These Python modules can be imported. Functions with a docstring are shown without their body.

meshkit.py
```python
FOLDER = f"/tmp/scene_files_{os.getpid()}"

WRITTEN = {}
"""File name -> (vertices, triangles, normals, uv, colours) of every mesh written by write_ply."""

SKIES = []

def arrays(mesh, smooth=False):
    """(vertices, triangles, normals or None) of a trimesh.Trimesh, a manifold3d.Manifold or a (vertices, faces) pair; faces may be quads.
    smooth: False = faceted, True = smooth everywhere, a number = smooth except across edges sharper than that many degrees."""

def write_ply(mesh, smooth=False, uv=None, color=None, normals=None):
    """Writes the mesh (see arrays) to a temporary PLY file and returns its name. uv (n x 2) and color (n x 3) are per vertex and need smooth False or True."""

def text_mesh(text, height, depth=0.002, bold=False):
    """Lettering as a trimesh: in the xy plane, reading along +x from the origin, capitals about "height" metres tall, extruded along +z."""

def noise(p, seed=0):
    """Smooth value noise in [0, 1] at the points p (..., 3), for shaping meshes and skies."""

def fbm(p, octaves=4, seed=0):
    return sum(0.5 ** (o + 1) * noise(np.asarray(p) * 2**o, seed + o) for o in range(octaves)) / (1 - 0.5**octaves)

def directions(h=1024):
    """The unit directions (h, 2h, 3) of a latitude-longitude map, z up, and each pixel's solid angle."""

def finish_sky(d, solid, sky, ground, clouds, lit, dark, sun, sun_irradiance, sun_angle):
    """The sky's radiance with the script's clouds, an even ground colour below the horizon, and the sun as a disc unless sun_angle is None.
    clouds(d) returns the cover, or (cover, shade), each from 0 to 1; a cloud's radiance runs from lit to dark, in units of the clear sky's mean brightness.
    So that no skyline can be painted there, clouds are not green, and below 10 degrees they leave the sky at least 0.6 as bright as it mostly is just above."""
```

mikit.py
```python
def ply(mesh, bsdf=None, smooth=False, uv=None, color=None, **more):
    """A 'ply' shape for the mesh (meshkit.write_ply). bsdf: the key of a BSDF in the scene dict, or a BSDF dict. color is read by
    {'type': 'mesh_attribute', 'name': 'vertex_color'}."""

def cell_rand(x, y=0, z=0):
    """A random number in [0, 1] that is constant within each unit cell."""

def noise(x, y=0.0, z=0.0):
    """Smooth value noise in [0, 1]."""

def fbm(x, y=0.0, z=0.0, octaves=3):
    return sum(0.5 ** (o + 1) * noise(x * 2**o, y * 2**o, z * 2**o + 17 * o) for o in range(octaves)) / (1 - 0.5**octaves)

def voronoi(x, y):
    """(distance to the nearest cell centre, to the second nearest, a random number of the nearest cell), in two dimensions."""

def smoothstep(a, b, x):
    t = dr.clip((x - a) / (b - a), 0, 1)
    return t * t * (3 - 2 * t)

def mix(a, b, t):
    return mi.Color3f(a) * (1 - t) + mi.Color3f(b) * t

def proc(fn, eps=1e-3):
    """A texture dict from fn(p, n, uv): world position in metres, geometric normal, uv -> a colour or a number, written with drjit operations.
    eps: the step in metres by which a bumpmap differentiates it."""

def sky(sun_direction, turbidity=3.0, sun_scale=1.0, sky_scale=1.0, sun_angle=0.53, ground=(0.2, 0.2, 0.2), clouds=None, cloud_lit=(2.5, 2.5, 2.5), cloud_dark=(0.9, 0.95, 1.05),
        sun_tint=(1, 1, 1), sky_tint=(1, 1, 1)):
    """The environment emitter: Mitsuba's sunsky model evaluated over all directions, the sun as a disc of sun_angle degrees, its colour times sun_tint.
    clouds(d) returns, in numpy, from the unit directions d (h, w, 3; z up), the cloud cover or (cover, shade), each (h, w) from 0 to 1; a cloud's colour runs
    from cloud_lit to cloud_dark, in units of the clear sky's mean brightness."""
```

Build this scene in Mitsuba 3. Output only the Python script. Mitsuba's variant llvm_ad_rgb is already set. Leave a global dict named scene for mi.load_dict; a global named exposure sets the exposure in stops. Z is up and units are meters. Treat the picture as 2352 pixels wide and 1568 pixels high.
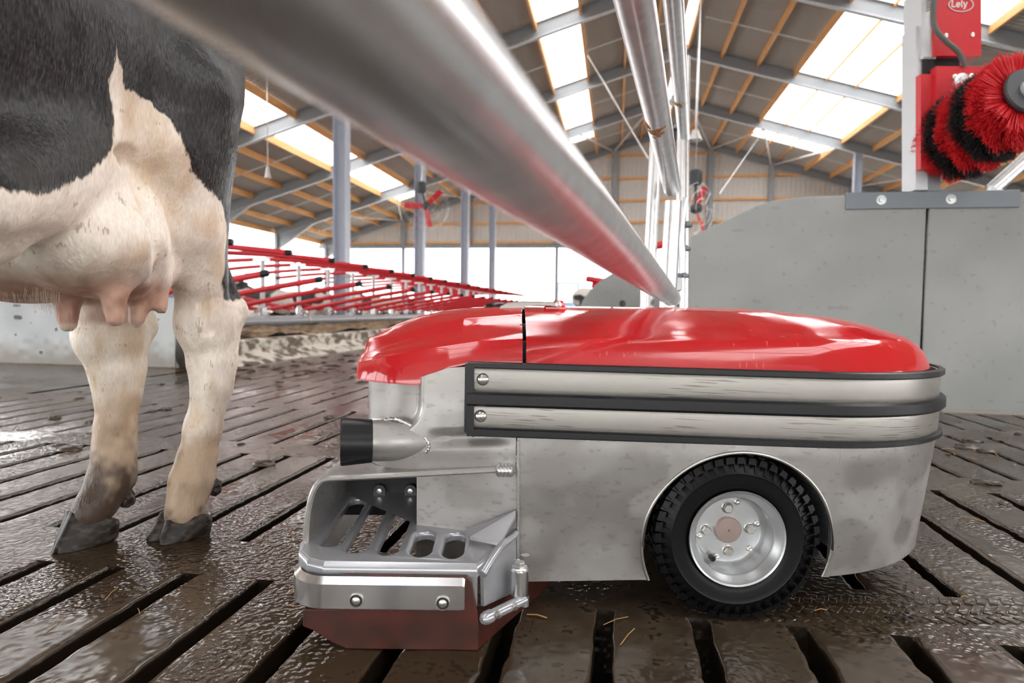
import math, random
import numpy as np
import drjit as dr
import mitsuba as mi
import trimesh, shapely
from shapely.geometry import Polygon, Point, LineString, box as sbox
import mikit, meshkit
from mikit import proc, noise, fbm, smoothstep, mix, cell_rand, voronoi

random.seed(7)
RNG = np.random.default_rng(7)
T = mi.ScalarTransform4f
scene, labels = {}, {}

# ------------------------------------------------------------------ camera
# World: y runs along the barn, x across it to the right, z up.
FPX, EYE = 1450.0, 0.60
TH, PI_, RO = math.atan(237 / FPX), math.atan(71 / FPX), 0.0125      # yaw, pitch, roll
R0 = np.array([math.cos(TH), math.sin(TH), 0.0])                      # level right of the camera
F0 = np.array([-math.sin(TH), math.cos(TH), 0.0])                     # level forward of the camera
ZU = np.array([0, 0, 1.0])
FW = math.cos(PI_) * F0 - math.sin(PI_) * ZU
UP0 = math.sin(PI_) * F0 + math.cos(PI_) * ZU
RT = math.cos(RO) * R0 + math.sin(RO) * UP0
UP = -math.sin(RO) * R0 + math.cos(RO) * UP0
CAM = np.array([0, 0, EYE])
scene['camera'] = {'type': 'thinlens', 'fov': math.degrees(2 * math.atan(1176 / FPX)), 'fov_axis': 'x', 'aperture_radius': 0.0026,
                   'focus_distance': 1.32, 'near_clip': 0.01, 'far_clip': 1000.0,
                   'to_world': T().look_at(origin=CAM.tolist(), target=(CAM + FW).tolist(), up=UP.tolist())}
# ------------------------------------------------------------------ sky and exposure
exposure = -0.84
SKY = 9.5                                                             # radiance of the even overcast sky
scene['sky'] = mikit.sky((0.3, -0.5, 0.8), turbidity=4.0, sun_scale=0.0, ground=(0.35, 0.34, 0.32), clouds=lambda d: np.ones(d.shape[:2]),
                         cloud_lit=(SKY / 0.1165,) * 3, cloud_dark=(SKY / 0.1165,) * 3)

# ------------------------------------------------------------------ helpers
def C(P):
    """From the camera's level frame (right, forward, up) to the world."""
    P = np.asarray(P, float)
    return P[..., :1] * R0 + P[..., 1:2] * F0 + P[..., 2:3] * ZU

def at(x, y, d):
    """The point (right, forward, up) that lies at pixel x, y of the photograph and d metres ahead."""
    v = FW + (x - 1176) / FPX * RT - (y - 784) / FPX * UP
    p = CAM + v * (d / (v @ F0))
    return np.array([p @ R0, p @ F0, p[2]])

def on_y(x, y, yy):
    v = FW + (x - 1176) / FPX * RT - (y - 784) / FPX * UP
    return CAM + v * (yy / v[1])

class M:
    """Collects vertices and triangles of one mesh."""
    def __init__(self): self.v, self.f, self.n = [], [], 0
    def add(self, v, f):
        v, f = np.asarray(v, float).reshape(-1, 3), np.asarray(f, int)
        if f.shape[1] == 4: f = np.vstack([f[:, [0, 1, 2]], f[:, [0, 2, 3]]])
        self.v.append(v); self.f.append(f + self.n); self.n += len(v)
        return self
    def mesh(self): return trimesh.Trimesh(np.vstack(self.v), np.vstack(self.f), process=False)
    def box(self, lo, hi, c=0.0):
        self.add(*boxvf(lo, hi, c)); return self
    def tube(self, pts, r, n=12, cap=True):
        self.add(*tubevf(pts, r, n, cap)); return self
    def lathe(self, prof, o, ax, n=32):
        self.add(*lathevf(prof, o, ax, n)); return self
    def tm(self, m): return self.add(m.vertices, m.faces)
    def beam(self, p, q, w, h, up=(0, 0, 1), c=0.0):
        """Rectangular bar from p to q, w across and h along up."""
        p, q, up = (np.asarray(x, float) for x in (p, q, up))
        d = q - p; L = np.linalg.norm(d); d /= L
        s = np.cross(d, up); s /= np.linalg.norm(s); t = np.cross(s, d)
        v, f = boxvf((0, -w / 2, -h / 2), (L, w / 2, h / 2), c)
        self.add(p + v[:, :1] * d - v[:, 1:2] * s + v[:, 2:3] * t, f); return self

def boxvf(lo, hi, c=0.0):
    lo, hi = np.asarray(lo, float), np.asarray(hi, float)
    if c <= 0:
        v = np.array([[x, y, z] for x in (0, 1) for y in (0, 1) for z in (0, 1)], float) * (hi - lo) + lo
        return v, np.array([[0, 1, 3], [0, 3, 2], [4, 6, 7], [4, 7, 5], [0, 4, 5], [0, 5, 1], [2, 3, 7], [2, 7, 6], [0, 2, 6], [0, 6, 4], [1, 5, 7], [1, 7, 3]])
    pts = []
    for k in range(3):
        a = np.array([[x, y, z] for x in (0, 1) for y in (0, 1) for z in (0, 1)], float) * (hi - lo) + lo
        s = np.where(a > (lo + hi) / 2, -c, c); s[:, k] = 0
        pts.append(a + s)
    h = trimesh.convex.convex_hull(np.vstack(pts))
    return np.array(h.vertices), np.array(h.faces)

def frames(pts):
    pts = np.asarray(pts, float)
    t = np.gradient(pts, axis=0) if len(pts) > 2 else np.repeat(pts[1:] - pts[:1], 2, 0)
    t /= np.linalg.norm(t, axis=1, keepdims=True)
    a = np.array([0, 0, 1.0]) if abs(t[0, 2]) < 0.9 else np.array([1.0, 0, 0])
    u = np.cross(t[0], a); u /= np.linalg.norm(u)
    us = []
    for k in t:
        u = u - k * (u @ k); u = u / np.linalg.norm(u); us.append(u)
    us = np.array(us)
    return pts, t, us, np.cross(t, us)

def tubevf(pts, r, n=12, cap=True):
    pts, t, u, w = frames(pts)
    r = np.broadcast_to(np.asarray(r, float), (len(pts),))
    a = np.arange(n) * 2 * np.pi / n
    ring = np.cos(a)[None, :, None] * u[:, None] + np.sin(a)[None, :, None] * w[:, None]
    v = (pts[:, None] + ring * r[:, None, None]).reshape(-1, 3)
    m = len(pts); i = np.arange(n); f = []
    for k in range(m - 1):
        A, B = k * n + i, k * n + (i + 1) % n
        f += [np.stack([A, B, B + n], 1), np.stack([A, B + n, A + n], 1)]
    if cap:
        v = np.vstack([v, pts[:1], pts[-1:]])
        f += [np.stack([(i + 1) % n, i, i * 0 + m * n], 1), np.stack([(m - 1) * n + i, (m - 1) * n + (i + 1) % n, i * 0 + m * n + 1], 1)]
    return v, np.vstack(f)

def lathevf(prof, o, ax, n=32):
    """prof: (radius, position along the axis) pairs."""
    ax = np.asarray(ax, float) / np.linalg.norm(ax)
    a = np.array([0, 0, 1.0]) if abs(ax[2]) < 0.9 else np.array([1.0, 0, 0])
    u = np.cross(ax, a); u /= np.linalg.norm(u); w = np.cross(ax, u)
    th = np.arange(n) * 2 * np.pi / n
    ring = np.cos(th)[:, None] * u + np.sin(th)[:, None] * w
    prof = np.asarray(prof, float)
    v = (np.asarray(o, float) + prof[:, None, :1] * ring[None] + prof[:, None, 1:2] * ax).reshape(-1, 3)
    i = np.arange(n); f = []
    for k in range(len(prof) - 1):
        A, B = k * n + i, k * n + (i + 1) % n
        f += [np.stack([A, B, B + n], 1), np.stack([A, B + n, A + n], 1)]
    return v, np.vstack(f)

def gridvf(P, cu=False, cv=False):
    P = np.asarray(P, float); nu, nv = P.shape[:2]
    i, j = np.meshgrid(np.arange(nu if cu else nu - 1), np.arange(nv if cv else nv - 1), indexing='ij')
    k = lambda a, b: ((a % nu) * nv + b % nv).ravel()
    A, B, Cc, D = k(i, j), k(i + 1, j), k(i + 1, j + 1), k(i, j + 1)
    return P.reshape(-1, 3), np.vstack([np.stack([A, B, Cc], 1), np.stack([A, Cc, D], 1)])

def bez(pts, n=16):
    """Catmull-Rom curve through the points."""
    p = np.asarray(pts, float); p = np.vstack([2 * p[:1] - p[1:2], p, 2 * p[-1:] - p[-2:-1]])
    out = []
    for k in range(1, len(p) - 2):
        t = np.linspace(0, 1, n, endpoint=False)[:, None]
        a, b, c, d = p[k - 1:k + 3]
        out.append(0.5 * (2 * b + (c - a) * t + (2 * a - 5 * b + 4 * c - d) * t**2 + (3 * b - a - 3 * c + d) * t**3))
    return np.vstack(out + [p[-2:-1]])

def plate(poly, h, bevel=0.0):
    """A shapely outline extruded to height h, its top edge rounded by bevel."""
    if bevel <= 0: return trimesh.creation.extrude_polygon(poly, h, engine='earcut')
    m = M()
    N = 4
    zs = [0.0] + [h - bevel + bevel * math.sin(math.pi / 2 * k / N) for k in range(N + 1)]
    ins = [0.0] + [bevel * (1 - math.cos(math.pi / 2 * k / N)) for k in range(N + 1)]
    rings0 = [np.array(poly.exterior.coords)[:-1]] + [np.array(r.coords)[:-1] for r in poly.interiors]
    def inset(c, d, hole):
        nx = np.roll(c, -1, 0) - c; pv = c - np.roll(c, 1, 0)
        nx /= np.linalg.norm(nx, axis=1, keepdims=True); pv /= np.linalg.norm(pv, axis=1, keepdims=True)
        t = nx + pv; t /= np.linalg.norm(t, axis=1, keepdims=True) + 1e-12
        nrm = np.stack([-t[:, 1], t[:, 0]], 1)
        return c + nrm * d
    def ccw(c): return c if shapely.LinearRing(c).is_ccw else c[::-1]
    rings = [ccw(rings0[0])] + [ccw(r)[::-1] for r in rings0[1:]]
    top = []
    for c in rings:
        n = len(c); L = [np.column_stack([inset(c, d, False), np.full(n, z)]) for d, z in zip(ins, zs)]
        m.add(*gridvf(np.array(L).transpose(1, 0, 2), cu=True))
        top.append(L[-1][:, :2])
    tp = Polygon(top[0], top[1:])
    v, f = trimesh.creation.triangulate_polygon(tp, engine='earcut')
    v = np.asarray(v); f = np.asarray(f)
    a = v[f]; cr = (a[:, 1, 0] - a[:, 0, 0]) * (a[:, 2, 1] - a[:, 0, 1]) - (a[:, 1, 1] - a[:, 0, 1]) * (a[:, 2, 0] - a[:, 0, 0])
    f[cr < 0] = f[cr < 0][:, ::-1]
    m.add(np.column_stack([v, np.full(len(v), h)]), f)
    bp = Polygon(rings[0], rings[1:]); v, f = trimesh.creation.triangulate_polygon(bp, engine='earcut'); v = np.asarray(v); f = np.asarray(f)
    a = v[f]; cr = (a[:, 1, 0] - a[:, 0, 0]) * (a[:, 2, 1] - a[:, 0, 1]) - (a[:, 1, 1] - a[:, 0, 1]) * (a[:, 2, 0] - a[:, 0, 0])
    f[cr > 0] = f[cr > 0][:, ::-1]
    m.add(np.column_stack([v, np.zeros(len(v))]), f)
    return m.mesh()

def bar_outline(pts, w, res=8):
    return LineString(pts).buffer(w, quad_segs=res)

_count = {}
def numbered(key):
    k = _count.get(key, -1) + 1; _count[key] = k
    return key if k == 0 else f'{key}_{k:03d}'

def thing(name, label, cat, group=None, **kw):
    key = numbered(name)
    labels[key] = {'label': label, 'category': cat, **({'group': group} if group else {}), **kw}
    return key

def struct(name):
    labels[name] = {'kind': 'structure'}
    return name

def obj(name, mesh, mat, parent=None, smooth=False, frame='w', label=None, kind=None, **kw):
    """One entry of the scene: the part name of parent (or the thing itself). frame 'c': given in the camera's level frame."""
    if isinstance(mesh, M): mesh = mesh.mesh()
    if frame == 'c':
        mesh = trimesh.Trimesh(C(mesh.vertices), mesh.faces, process=False)
    key = numbered(parent + '__' + name) if parent else name
    scene[key] = mikit.ply(mesh, mat, smooth=smooth, **kw)
    if parent and (label or kind):
        labels[key] = {**({'label': label} if label else {}), **({'kind': kind} if kind else {})}
    return key

def again(name, src, parent, to_world, mat=None):
    key = numbered(parent + '__' + name)
    d = dict(scene[src]); d['to_world'] = to_world
    if mat: d['bsdf'] = {'type': 'ref', 'id': mat}
    scene[key] = d
    return key

ORD = ['first', 'second', 'third', 'fourth', 'fifth', 'sixth', 'seventh', 'eighth', 'ninth', 'tenth', 'eleventh', 'twelfth', 'thirteenth', 'fourteenth', 'fifteenth', 'sixteenth', 'seventeenth', 'eighteenth', 'nineteenth', 'twentieth']

# ------------------------------------------------------------------ materials
def two(d): return {'type': 'twosided', 'b': d}
def rgb(*c): return {'type': 'rgb', 'value': list(c)}
def plain(key, c, rough=0.5, metal=0.0, spec=0.5, **kw):
    scene[key] = two({'type': 'principled', 'base_color': rgb(*c), 'roughness': rough, 'metallic': metal, 'specular': spec, **kw})
def fancy(key, col, rough=0.5, metal=0.0, spec=0.5, bump=None, scale=1.0, eps=1e-3, **kw):
    d = {'type': 'principled', 'base_color': proc(col) if callable(col) else rgb(*col), 'roughness': proc(rough) if callable(rough) else rough,
         'metallic': metal, 'specular': spec, **kw}
    if bump: d = {'type': 'bumpmap', 'b': d, 't': proc(bump, eps), 'scale': scale}
    scene[key] = two(d)

def f_concrete(p, n, uv):
    a = fbm(p.x * 1.7 + 3, p.y * 1.7, p.z * 1.7, 3)
    pit = smoothstep(0.83, 0.88, noise(p.x * 28, p.y * 28, p.z * 28))
    splash = smoothstep(0.86, 0.90, noise(p.x * 13 + 40, p.y * 13, p.z * 13)) * smoothstep(1.0, 0.0, p.z)
    c = mix((0.245, 0.255, 0.25), (0.335, 0.345, 0.337), smoothstep(0.2, 0.8, a))
    return mix(mix(c, (0.15, 0.145, 0.13), 0.28 * pit), (0.07, 0.06, 0.05), 0.55 * splash)
fancy('m_concrete', f_concrete, 0.6, bump=lambda p, n, uv: noise(p.x * 45, p.y * 45, p.z * 45), scale=0.0006)
def f_lightconc(p, n, uv):
    k = noise(p.x * 17 + 9, p.y * 17, p.z * 17); a = noise(p.x * 4, p.y * 4, p.z * 4)
    low = smoothstep(0.28, 0.02, p.z + 0.2 * (k - 0.5))
    c = mix(mix((0.38, 0.41, 0.43), (0.52, 0.54, 0.54), a), (0.05, 0.04, 0.03), 0.9 * smoothstep(0.80, 0.86, k))
    return mix(c, (0.20, 0.17, 0.13), 0.75 * low)
fancy('m_lightconc', f_lightconc, 0.6)
def wet(p):
    """1 where slurry stands, 0 where the concrete shows."""
    return smoothstep(0.36, 0.60, fbm(p.x * 2.1 + 11, p.y * 2.1, 0.0, 2))
def f_floor(p, n, uv):
    w = wet(p); g = fbm(p.x * 24, p.y * 24, p.z * 24, 2); s = noise(p.x * 130, p.y * 130, p.z * 130)
    c = mix((0.042, 0.029, 0.018), (0.092, 0.069, 0.046), g)
    c = mix(c, (0.031, 0.018, 0.007), 0.80 * w)
    c = mix(c, (0.015, 0.011, 0.008), 0.8 * smoothstep(0.60, 0.76, 0.6 * g + 0.4 * s))
    return mix(c, (0.014, 0.010, 0.007), 0.85 * smoothstep(0.75, 0.45, dr.abs(n.z)))          # slot walls: dark slurry, plus the shade of the deep slots painted in
def r_floor(p, n, uv): return 0.22 - 0.12 * wet(p) + 0.06 * noise(p.x * 60, p.y * 60, 3.0)
def b_floor(p, n, uv):
    q = noise(p.x * 5.3, p.y * 5.3, 7.0)
    return fbm(p.x * 40, p.y * 40, p.z * 40, 2) + 1.1 * smoothstep(0.28, 0.58, q) * noise(p.x * 135, p.y * 135, p.z * 90)
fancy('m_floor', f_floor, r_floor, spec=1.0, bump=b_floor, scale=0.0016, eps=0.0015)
def f_mud(p, n, uv): return mix((0.018, 0.012, 0.008), (0.085, 0.06, 0.036), smoothstep(0.3, 0.8, fbm(p.x * 60, p.y * 60, p.z * 60, 2)))
fancy('m_mud', f_mud, 0.3, spec=0.6)
def f_bed(p, n, uv): return mix((0.075, 0.047, 0.027), (0.30, 0.215, 0.135), smoothstep(0.25, 0.75, fbm(p.x * 16, p.y * 16, p.z * 30, 3)))
fancy('m_bedding', f_bed, 0.9)
def f_kerb(p, n, uv): return mix((0.13, 0.10, 0.075), (0.60, 0.55, 0.48), smoothstep(0.38, 0.60, fbm(p.x * 8, p.y * 8, p.z * 12, 3)))
fancy('m_kerb', f_kerb, 0.7)
def f_steel(p, n, uv):
    c = mix((0.36, 0.345, 0.325), (0.45, 0.44, 0.43), smoothstep(0.3, 0.7, fbm(p.x * 10, p.y * 10, p.z * 10, 3)))
    return mix(c, (0.22, 0.21, 0.195), 0.35 * smoothstep(0.62, 0.80, fbm(p.x * 75, p.y * 75, p.z * 110, 2)))
def r_steel(p, n, uv): return 0.34 + 0.18 * smoothstep(0.4, 0.6, fbm(p.x * 13 + 7, p.y * 13, p.z * 13, 2))
fancy('m_stainless', f_steel, r_steel, metal=0.72, spec=0.5)
def f_scratch(p, n, uv):
    k = smoothstep(0.62, 0.85, noise(p.x * 22 + p.z * 60, p.y * 22, p.z * 420 + p.x * 18)) * smoothstep(0.42, 0.65, noise(p.x * 8, p.y * 8, p.z * 8))
    return mix((0.33, 0.315, 0.29), (0.15, 0.132, 0.115), 0.8 * k)
fancy('m_band', f_scratch, 0.34, metal=0.65)
plain('m_castalu', (0.44, 0.45, 0.475), 0.24, 0.55, clearcoat=0.5)
plain('m_alu', (0.72, 0.72, 0.72), 0.24, 0.95)
plain('m_bolt', (0.66, 0.65, 0.62), 0.3, 0.9)
plain('m_rim', (0.56, 0.58, 0.59), 0.34, 0.8)
plain('m_brass', (0.42, 0.33, 0.30), 0.35, 0.8)
def f_galv(p, n, uv): return mix((0.66, 0.67, 0.68), (0.92, 0.93, 0.94), 0.5 * noise(p.x * 55, p.y * 55, p.z * 55) + 0.5 * noise(p.x * 8, p.y * 8, p.z * 8))
fancy('m_galv', f_galv, 0.29, metal=0.9)
plain('m_galvwhite', (0.62, 0.64, 0.66), 0.45, 0.3)
def f_red(p, n, uv):
    scr = smoothstep(0.78, 0.9, noise(p.x * 40 + p.y * 130, p.y * 30 - p.x * 160, p.z * 50)) * smoothstep(0.5, 0.7, noise(p.x * 9, p.y * 9, p.z * 9))
    return mix((0.50, 0.011, 0.015), (0.70, 0.22, 0.20), 0.30 * scr)
fancy('m_redcover', f_red, lambda p, n, uv: 0.07 + 0.10 * smoothstep(0.4, 0.7, noise(p.x * 14, p.y * 14, p.z * 14)), spec=0.6, clearcoat=1.0, clearcoat_gloss=0.98)
plain('m_redplastic', (0.62, 0.022, 0.035), 0.4)
plain('m_redpaint', (0.58, 0.03, 0.04), 0.3)
plain('m_rubber', (0.010, 0.011, 0.0125), 0.32, 0, 0.35)
plain('m_tyre', (0.0045, 0.0045, 0.005), 0.34, 0, 0.22)
plain('m_black', (0.012, 0.012, 0.013), 0.6)
plain('m_darkgrey', (0.05, 0.055, 0.06), 0.5)
fancy('m_redrubber', lambda p, n, uv: mix((0.078, 0.016, 0.011), (0.030, 0.014, 0.009), noise(p.x * 30, p.y * 30, p.z * 30)), 0.38)
fancy('m_timber', lambda p, n, uv: mix((0.66, 0.31, 0.10), (0.84, 0.48, 0.20), noise(p.x * 6, p.y * 1.2, p.z * 25)), 0.6)
plain('m_frame', (0.27, 0.295, 0.32), 0.5)
plain('m_flange_lit', (0.60, 0.63, 0.66), 0.5)  # lighter copy of the frame steel: light on the bottom flange painted in
plain('m_column', (0.44, 0.49, 0.58), 0.45)
plain('m_white', (0.72, 0.72, 0.71), 0.5)
plain('m_roof', (0.45, 0.415, 0.38), 0.8)
plain('m_cladding', (0.64, 0.61, 0.575), 0.6)
scene['m_pane'] = {'type': 'thindielectric', 'int_ior': 1.3}
plain('m_zinc', (0.17, 0.19, 0.21), 0.42, 0.5)
plain('m_pipegrey', (0.33, 0.36, 0.39), 0.3)
plain('m_cable', (0.10, 0.095, 0.085), 0.5)
plain('m_bristlered', (0.66, 0.022, 0.03), 0.45)
plain('m_bristleblack', (0.020, 0.019, 0.019), 0.5)
plain('m_farwhite', (0.75, 0.74, 0.72), 0.7)
plain('m_farblack', (0.02, 0.02, 0.022), 0.6)
plain('m_farpink', (0.65, 0.42, 0.36), 0.6)
plain('m_yard', (0.62, 0.61, 0.58), 0.9)
plain('m_pit', (0.012, 0.009, 0.006), 0.5)

# ================================================================== the setting
# ---- floor: concrete slats between slots, cross bands between the rows
struct('floor')
PIT, BH = 0.185, 0.10
ROW0, ROWP = 1.36, 1.10
X_L, X_R, Y_N, Y_F = -3.93, 3.75, -0.84, 12.36
m = M()
m.box((-40, -16, -0.5), (40, Y_N, 0.0)).box((-40, Y_F, -0.5), (40, 37.0, 0.0))
m.box((X_R, Y_N, -0.5), (40, Y_F, 0.0)).box((-40, Y_N, -0.5), (X_L, Y_F, 0.0))
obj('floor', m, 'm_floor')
obj('pit', M().box((X_L, Y_N, -0.6), (X_R, Y_F, -0.55)), 'm_pit', 'floor')

def slat(x0, x1, y0, y1, ny, fine):
    """A slat with worn edges: a profile across, repeated along y."""
    w = x1 - x0
    prof = [(0.004, -0.13), (0.0, -0.010), (0.005, -0.0012), (w * 0.25, 0), (w * 0.5, 0), (w * 0.75, 0), (w - 0.005, -0.0012), (w, -0.010), (w - 0.004, -0.13)]
    if fine: prof = prof[:2] + [(0.0015, -0.004)] + prof[2:3] + [(0.012, 0.0), (w * 0.14, 0)] + prof[3:6] + [(w * 0.86, 0), (w - 0.012, 0.0)] + prof[6:7] + [(w - 0.0015, -0.004)] + prof[7:]
    ys = np.linspace(y0, y1, ny)
    P = np.zeros((ny, len(prof), 3))
    for k, (px_, pz) in enumerate(prof):
        P[:, k, 0] = x0 + px_; P[:, k, 1] = ys; P[:, k, 2] = pz
    e = np.array([1 if (q[1] > -0.1 and (q[0] < 0.011 or q[0] > w - 0.011)) else 0 for q in prof])
    n = meshkit.fbm(P * 16, 3) - 0.5
    n2 = meshkit.fbm(P * 34 + 50, 2) - 0.5
    P[..., 0] += e * (n * 0.010 + n2 * 0.008)
    Q = P.copy(); Q[..., 2] = 0
    P[..., 2] += e * n2 * 0.005 + (meshkit.fbm(Q * 7 + 9, 3) - 0.5) * 0.003
    P[..., 2] = np.minimum(P[..., 2], 0.002)
    v, f = gridvf(P)
    mm = M().add(v, f[:, ::-1])
    nk = len(prof)                                   # the two ends
    for r, flip in ((0, False), (ny - 1, True)):
        idx = [r * nk + k for k in range(nk)]
        tri = [[idx[0], idx[k], idx[k + 1]] for k in range(1, nk - 1)]
        mm.add(v, np.array(tri) if not flip else np.array(tri)[:, ::-1])
    m2 = mm.mesh(); m2.merge_vertices(); m2.remove_unreferenced_vertices()
    return m2

far = M()
EDGES = [-0.01 + PIT * k for k in range(-21, 21)]
for row in range(-2, 10):
    y0, y1 = ROW0 + ROWP * row + BH, ROW0 + ROWP * (row + 1) - BH
    SLOT = 0.034 if row < 0 else 0.029 if row == 0 else 0.022 if row == 1 else 0.018
    nx = 170 if row in (-1, 0, 1, 2) else 40
    yb = ROW0 + ROWP * row + np.array([-BH, -BH, -BH * 0.6, 0, BH * 0.6, BH, BH])
    P = np.zeros((nx, 7, 3)); P[..., 0] = np.linspace(X_L, X_R, nx)[:, None]; P[..., 1] = yb[None]
    P[..., 2] = np.minimum((meshkit.fbm(P * 7 + 9, 3) - 0.5) * 0.003, 0.002); P[:, [0, 6], 2] = -0.13
    v, f = gridvf(P)
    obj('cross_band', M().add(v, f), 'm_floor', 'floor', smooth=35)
    for xa, xb in zip(EDGES[:-1], EDGES[1:]):
        a, b = xa + SLOT / 2, xb - SLOT / 2
        if b < X_L or a > X_R: continue
        a, b = max(a, X_L), min(b, X_R)
        if b - a < 0.06: continue
        yc = (y0 + y1) / 2
        inview = (-0.86 * (y1 + 0.3) - 0.35 < b + 0.16 * yc) and (a + 0.16 * yc < 0.86 * (y1 + 0.3))
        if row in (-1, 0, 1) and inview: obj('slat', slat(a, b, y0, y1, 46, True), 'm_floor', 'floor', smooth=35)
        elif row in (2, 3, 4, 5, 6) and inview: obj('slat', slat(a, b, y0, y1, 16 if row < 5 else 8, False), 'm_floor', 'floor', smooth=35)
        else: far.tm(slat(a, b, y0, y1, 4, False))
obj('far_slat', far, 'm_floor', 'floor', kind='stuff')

# ---- clods of manure lying on the slats
m = M()
for k in range(520):
    y = RNG.uniform(2.2, 9.5); x = RNG.uniform(-3.8, 0.4 if y > 4.2 else 2.6)
    if meshkit.fbm(np.array([[x * 1.1, y * 1.1, 3.0]]), 3)[0] < 0.52 and RNG.random() < 0.85: continue
    s = RNG.uniform(0.008, 0.035) * (0.7 + 0.07 * y)
    ic = trimesh.creation.icosphere(subdivisions=2, radius=1.0)
    v = ic.vertices * (1 + 0.9 * (meshkit.fbm(ic.vertices * 1.7 + k, 2)[:, None] - 0.5))
    v = v * np.array([s * RNG.uniform(0.8, 1.9), s * RNG.uniform(0.8, 1.6), s * 0.45]) + [x, y, 0.002]
    m.add(v, ic.faces)
labels['manure_clods'] = {'label': 'brown clods of manure scattered over the wet slatted floor', 'category': 'manure', 'kind': 'stuff'}
obj('manure_clods', m, 'm_mud', smooth=True)
m = M()                                              # straw on the slats
for k in range(150):
    y = RNG.uniform(1.0, 4.0); x = RNG.uniform(-1.6, 2.2); a = RNG.uniform(0, 3.14); L = RNG.uniform(0.015, 0.07)
    p = np.array([x, y, 0.004]); d = np.array([math.cos(a), math.sin(a), 0.0]) * L
    m.tube([p - d / 2, p + [0, 0, 0.003], p + d / 2], RNG.uniform(0.0006, 0.0014), 5)
labels['straw'] = {'label': 'short stalks of straw lying on the wet slats', 'category': 'straw', 'kind': 'stuff'}
plain('m_straw', (0.36, 0.20, 0.07), 0.6)
obj('straw', m, 'm_straw')
m = M()                                              # the tread the wheel pressed into the slurry
for k in range(34):
    for s, off in ((-1, 0.0), (0, 0.5), (1, 0.0)):
        a_ = 0.50 + (k + off) * 0.026; b_ = 1.262 + s * 0.040
        L = 0.016 if s else 0.020
        p = np.array([a_, b_, 0.001]); sl = np.array([0.55 * s if s else 0.9, 1.0, 0]); sl /= np.linalg.norm(sl)
        v, f = boxvf((-0.0085, -L, -0.004), (0.0085, L, 0.0005 + 0.0012 * RNG.uniform(0.3, 1.0)), 0.0015)
        q = np.cross([0, 0, 1], sl)
        m.add(p + v[:, :1] * q + v[:, 1:2] * sl + v[:, 2:3] * np.array([0, 0, 1]), f)
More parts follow.
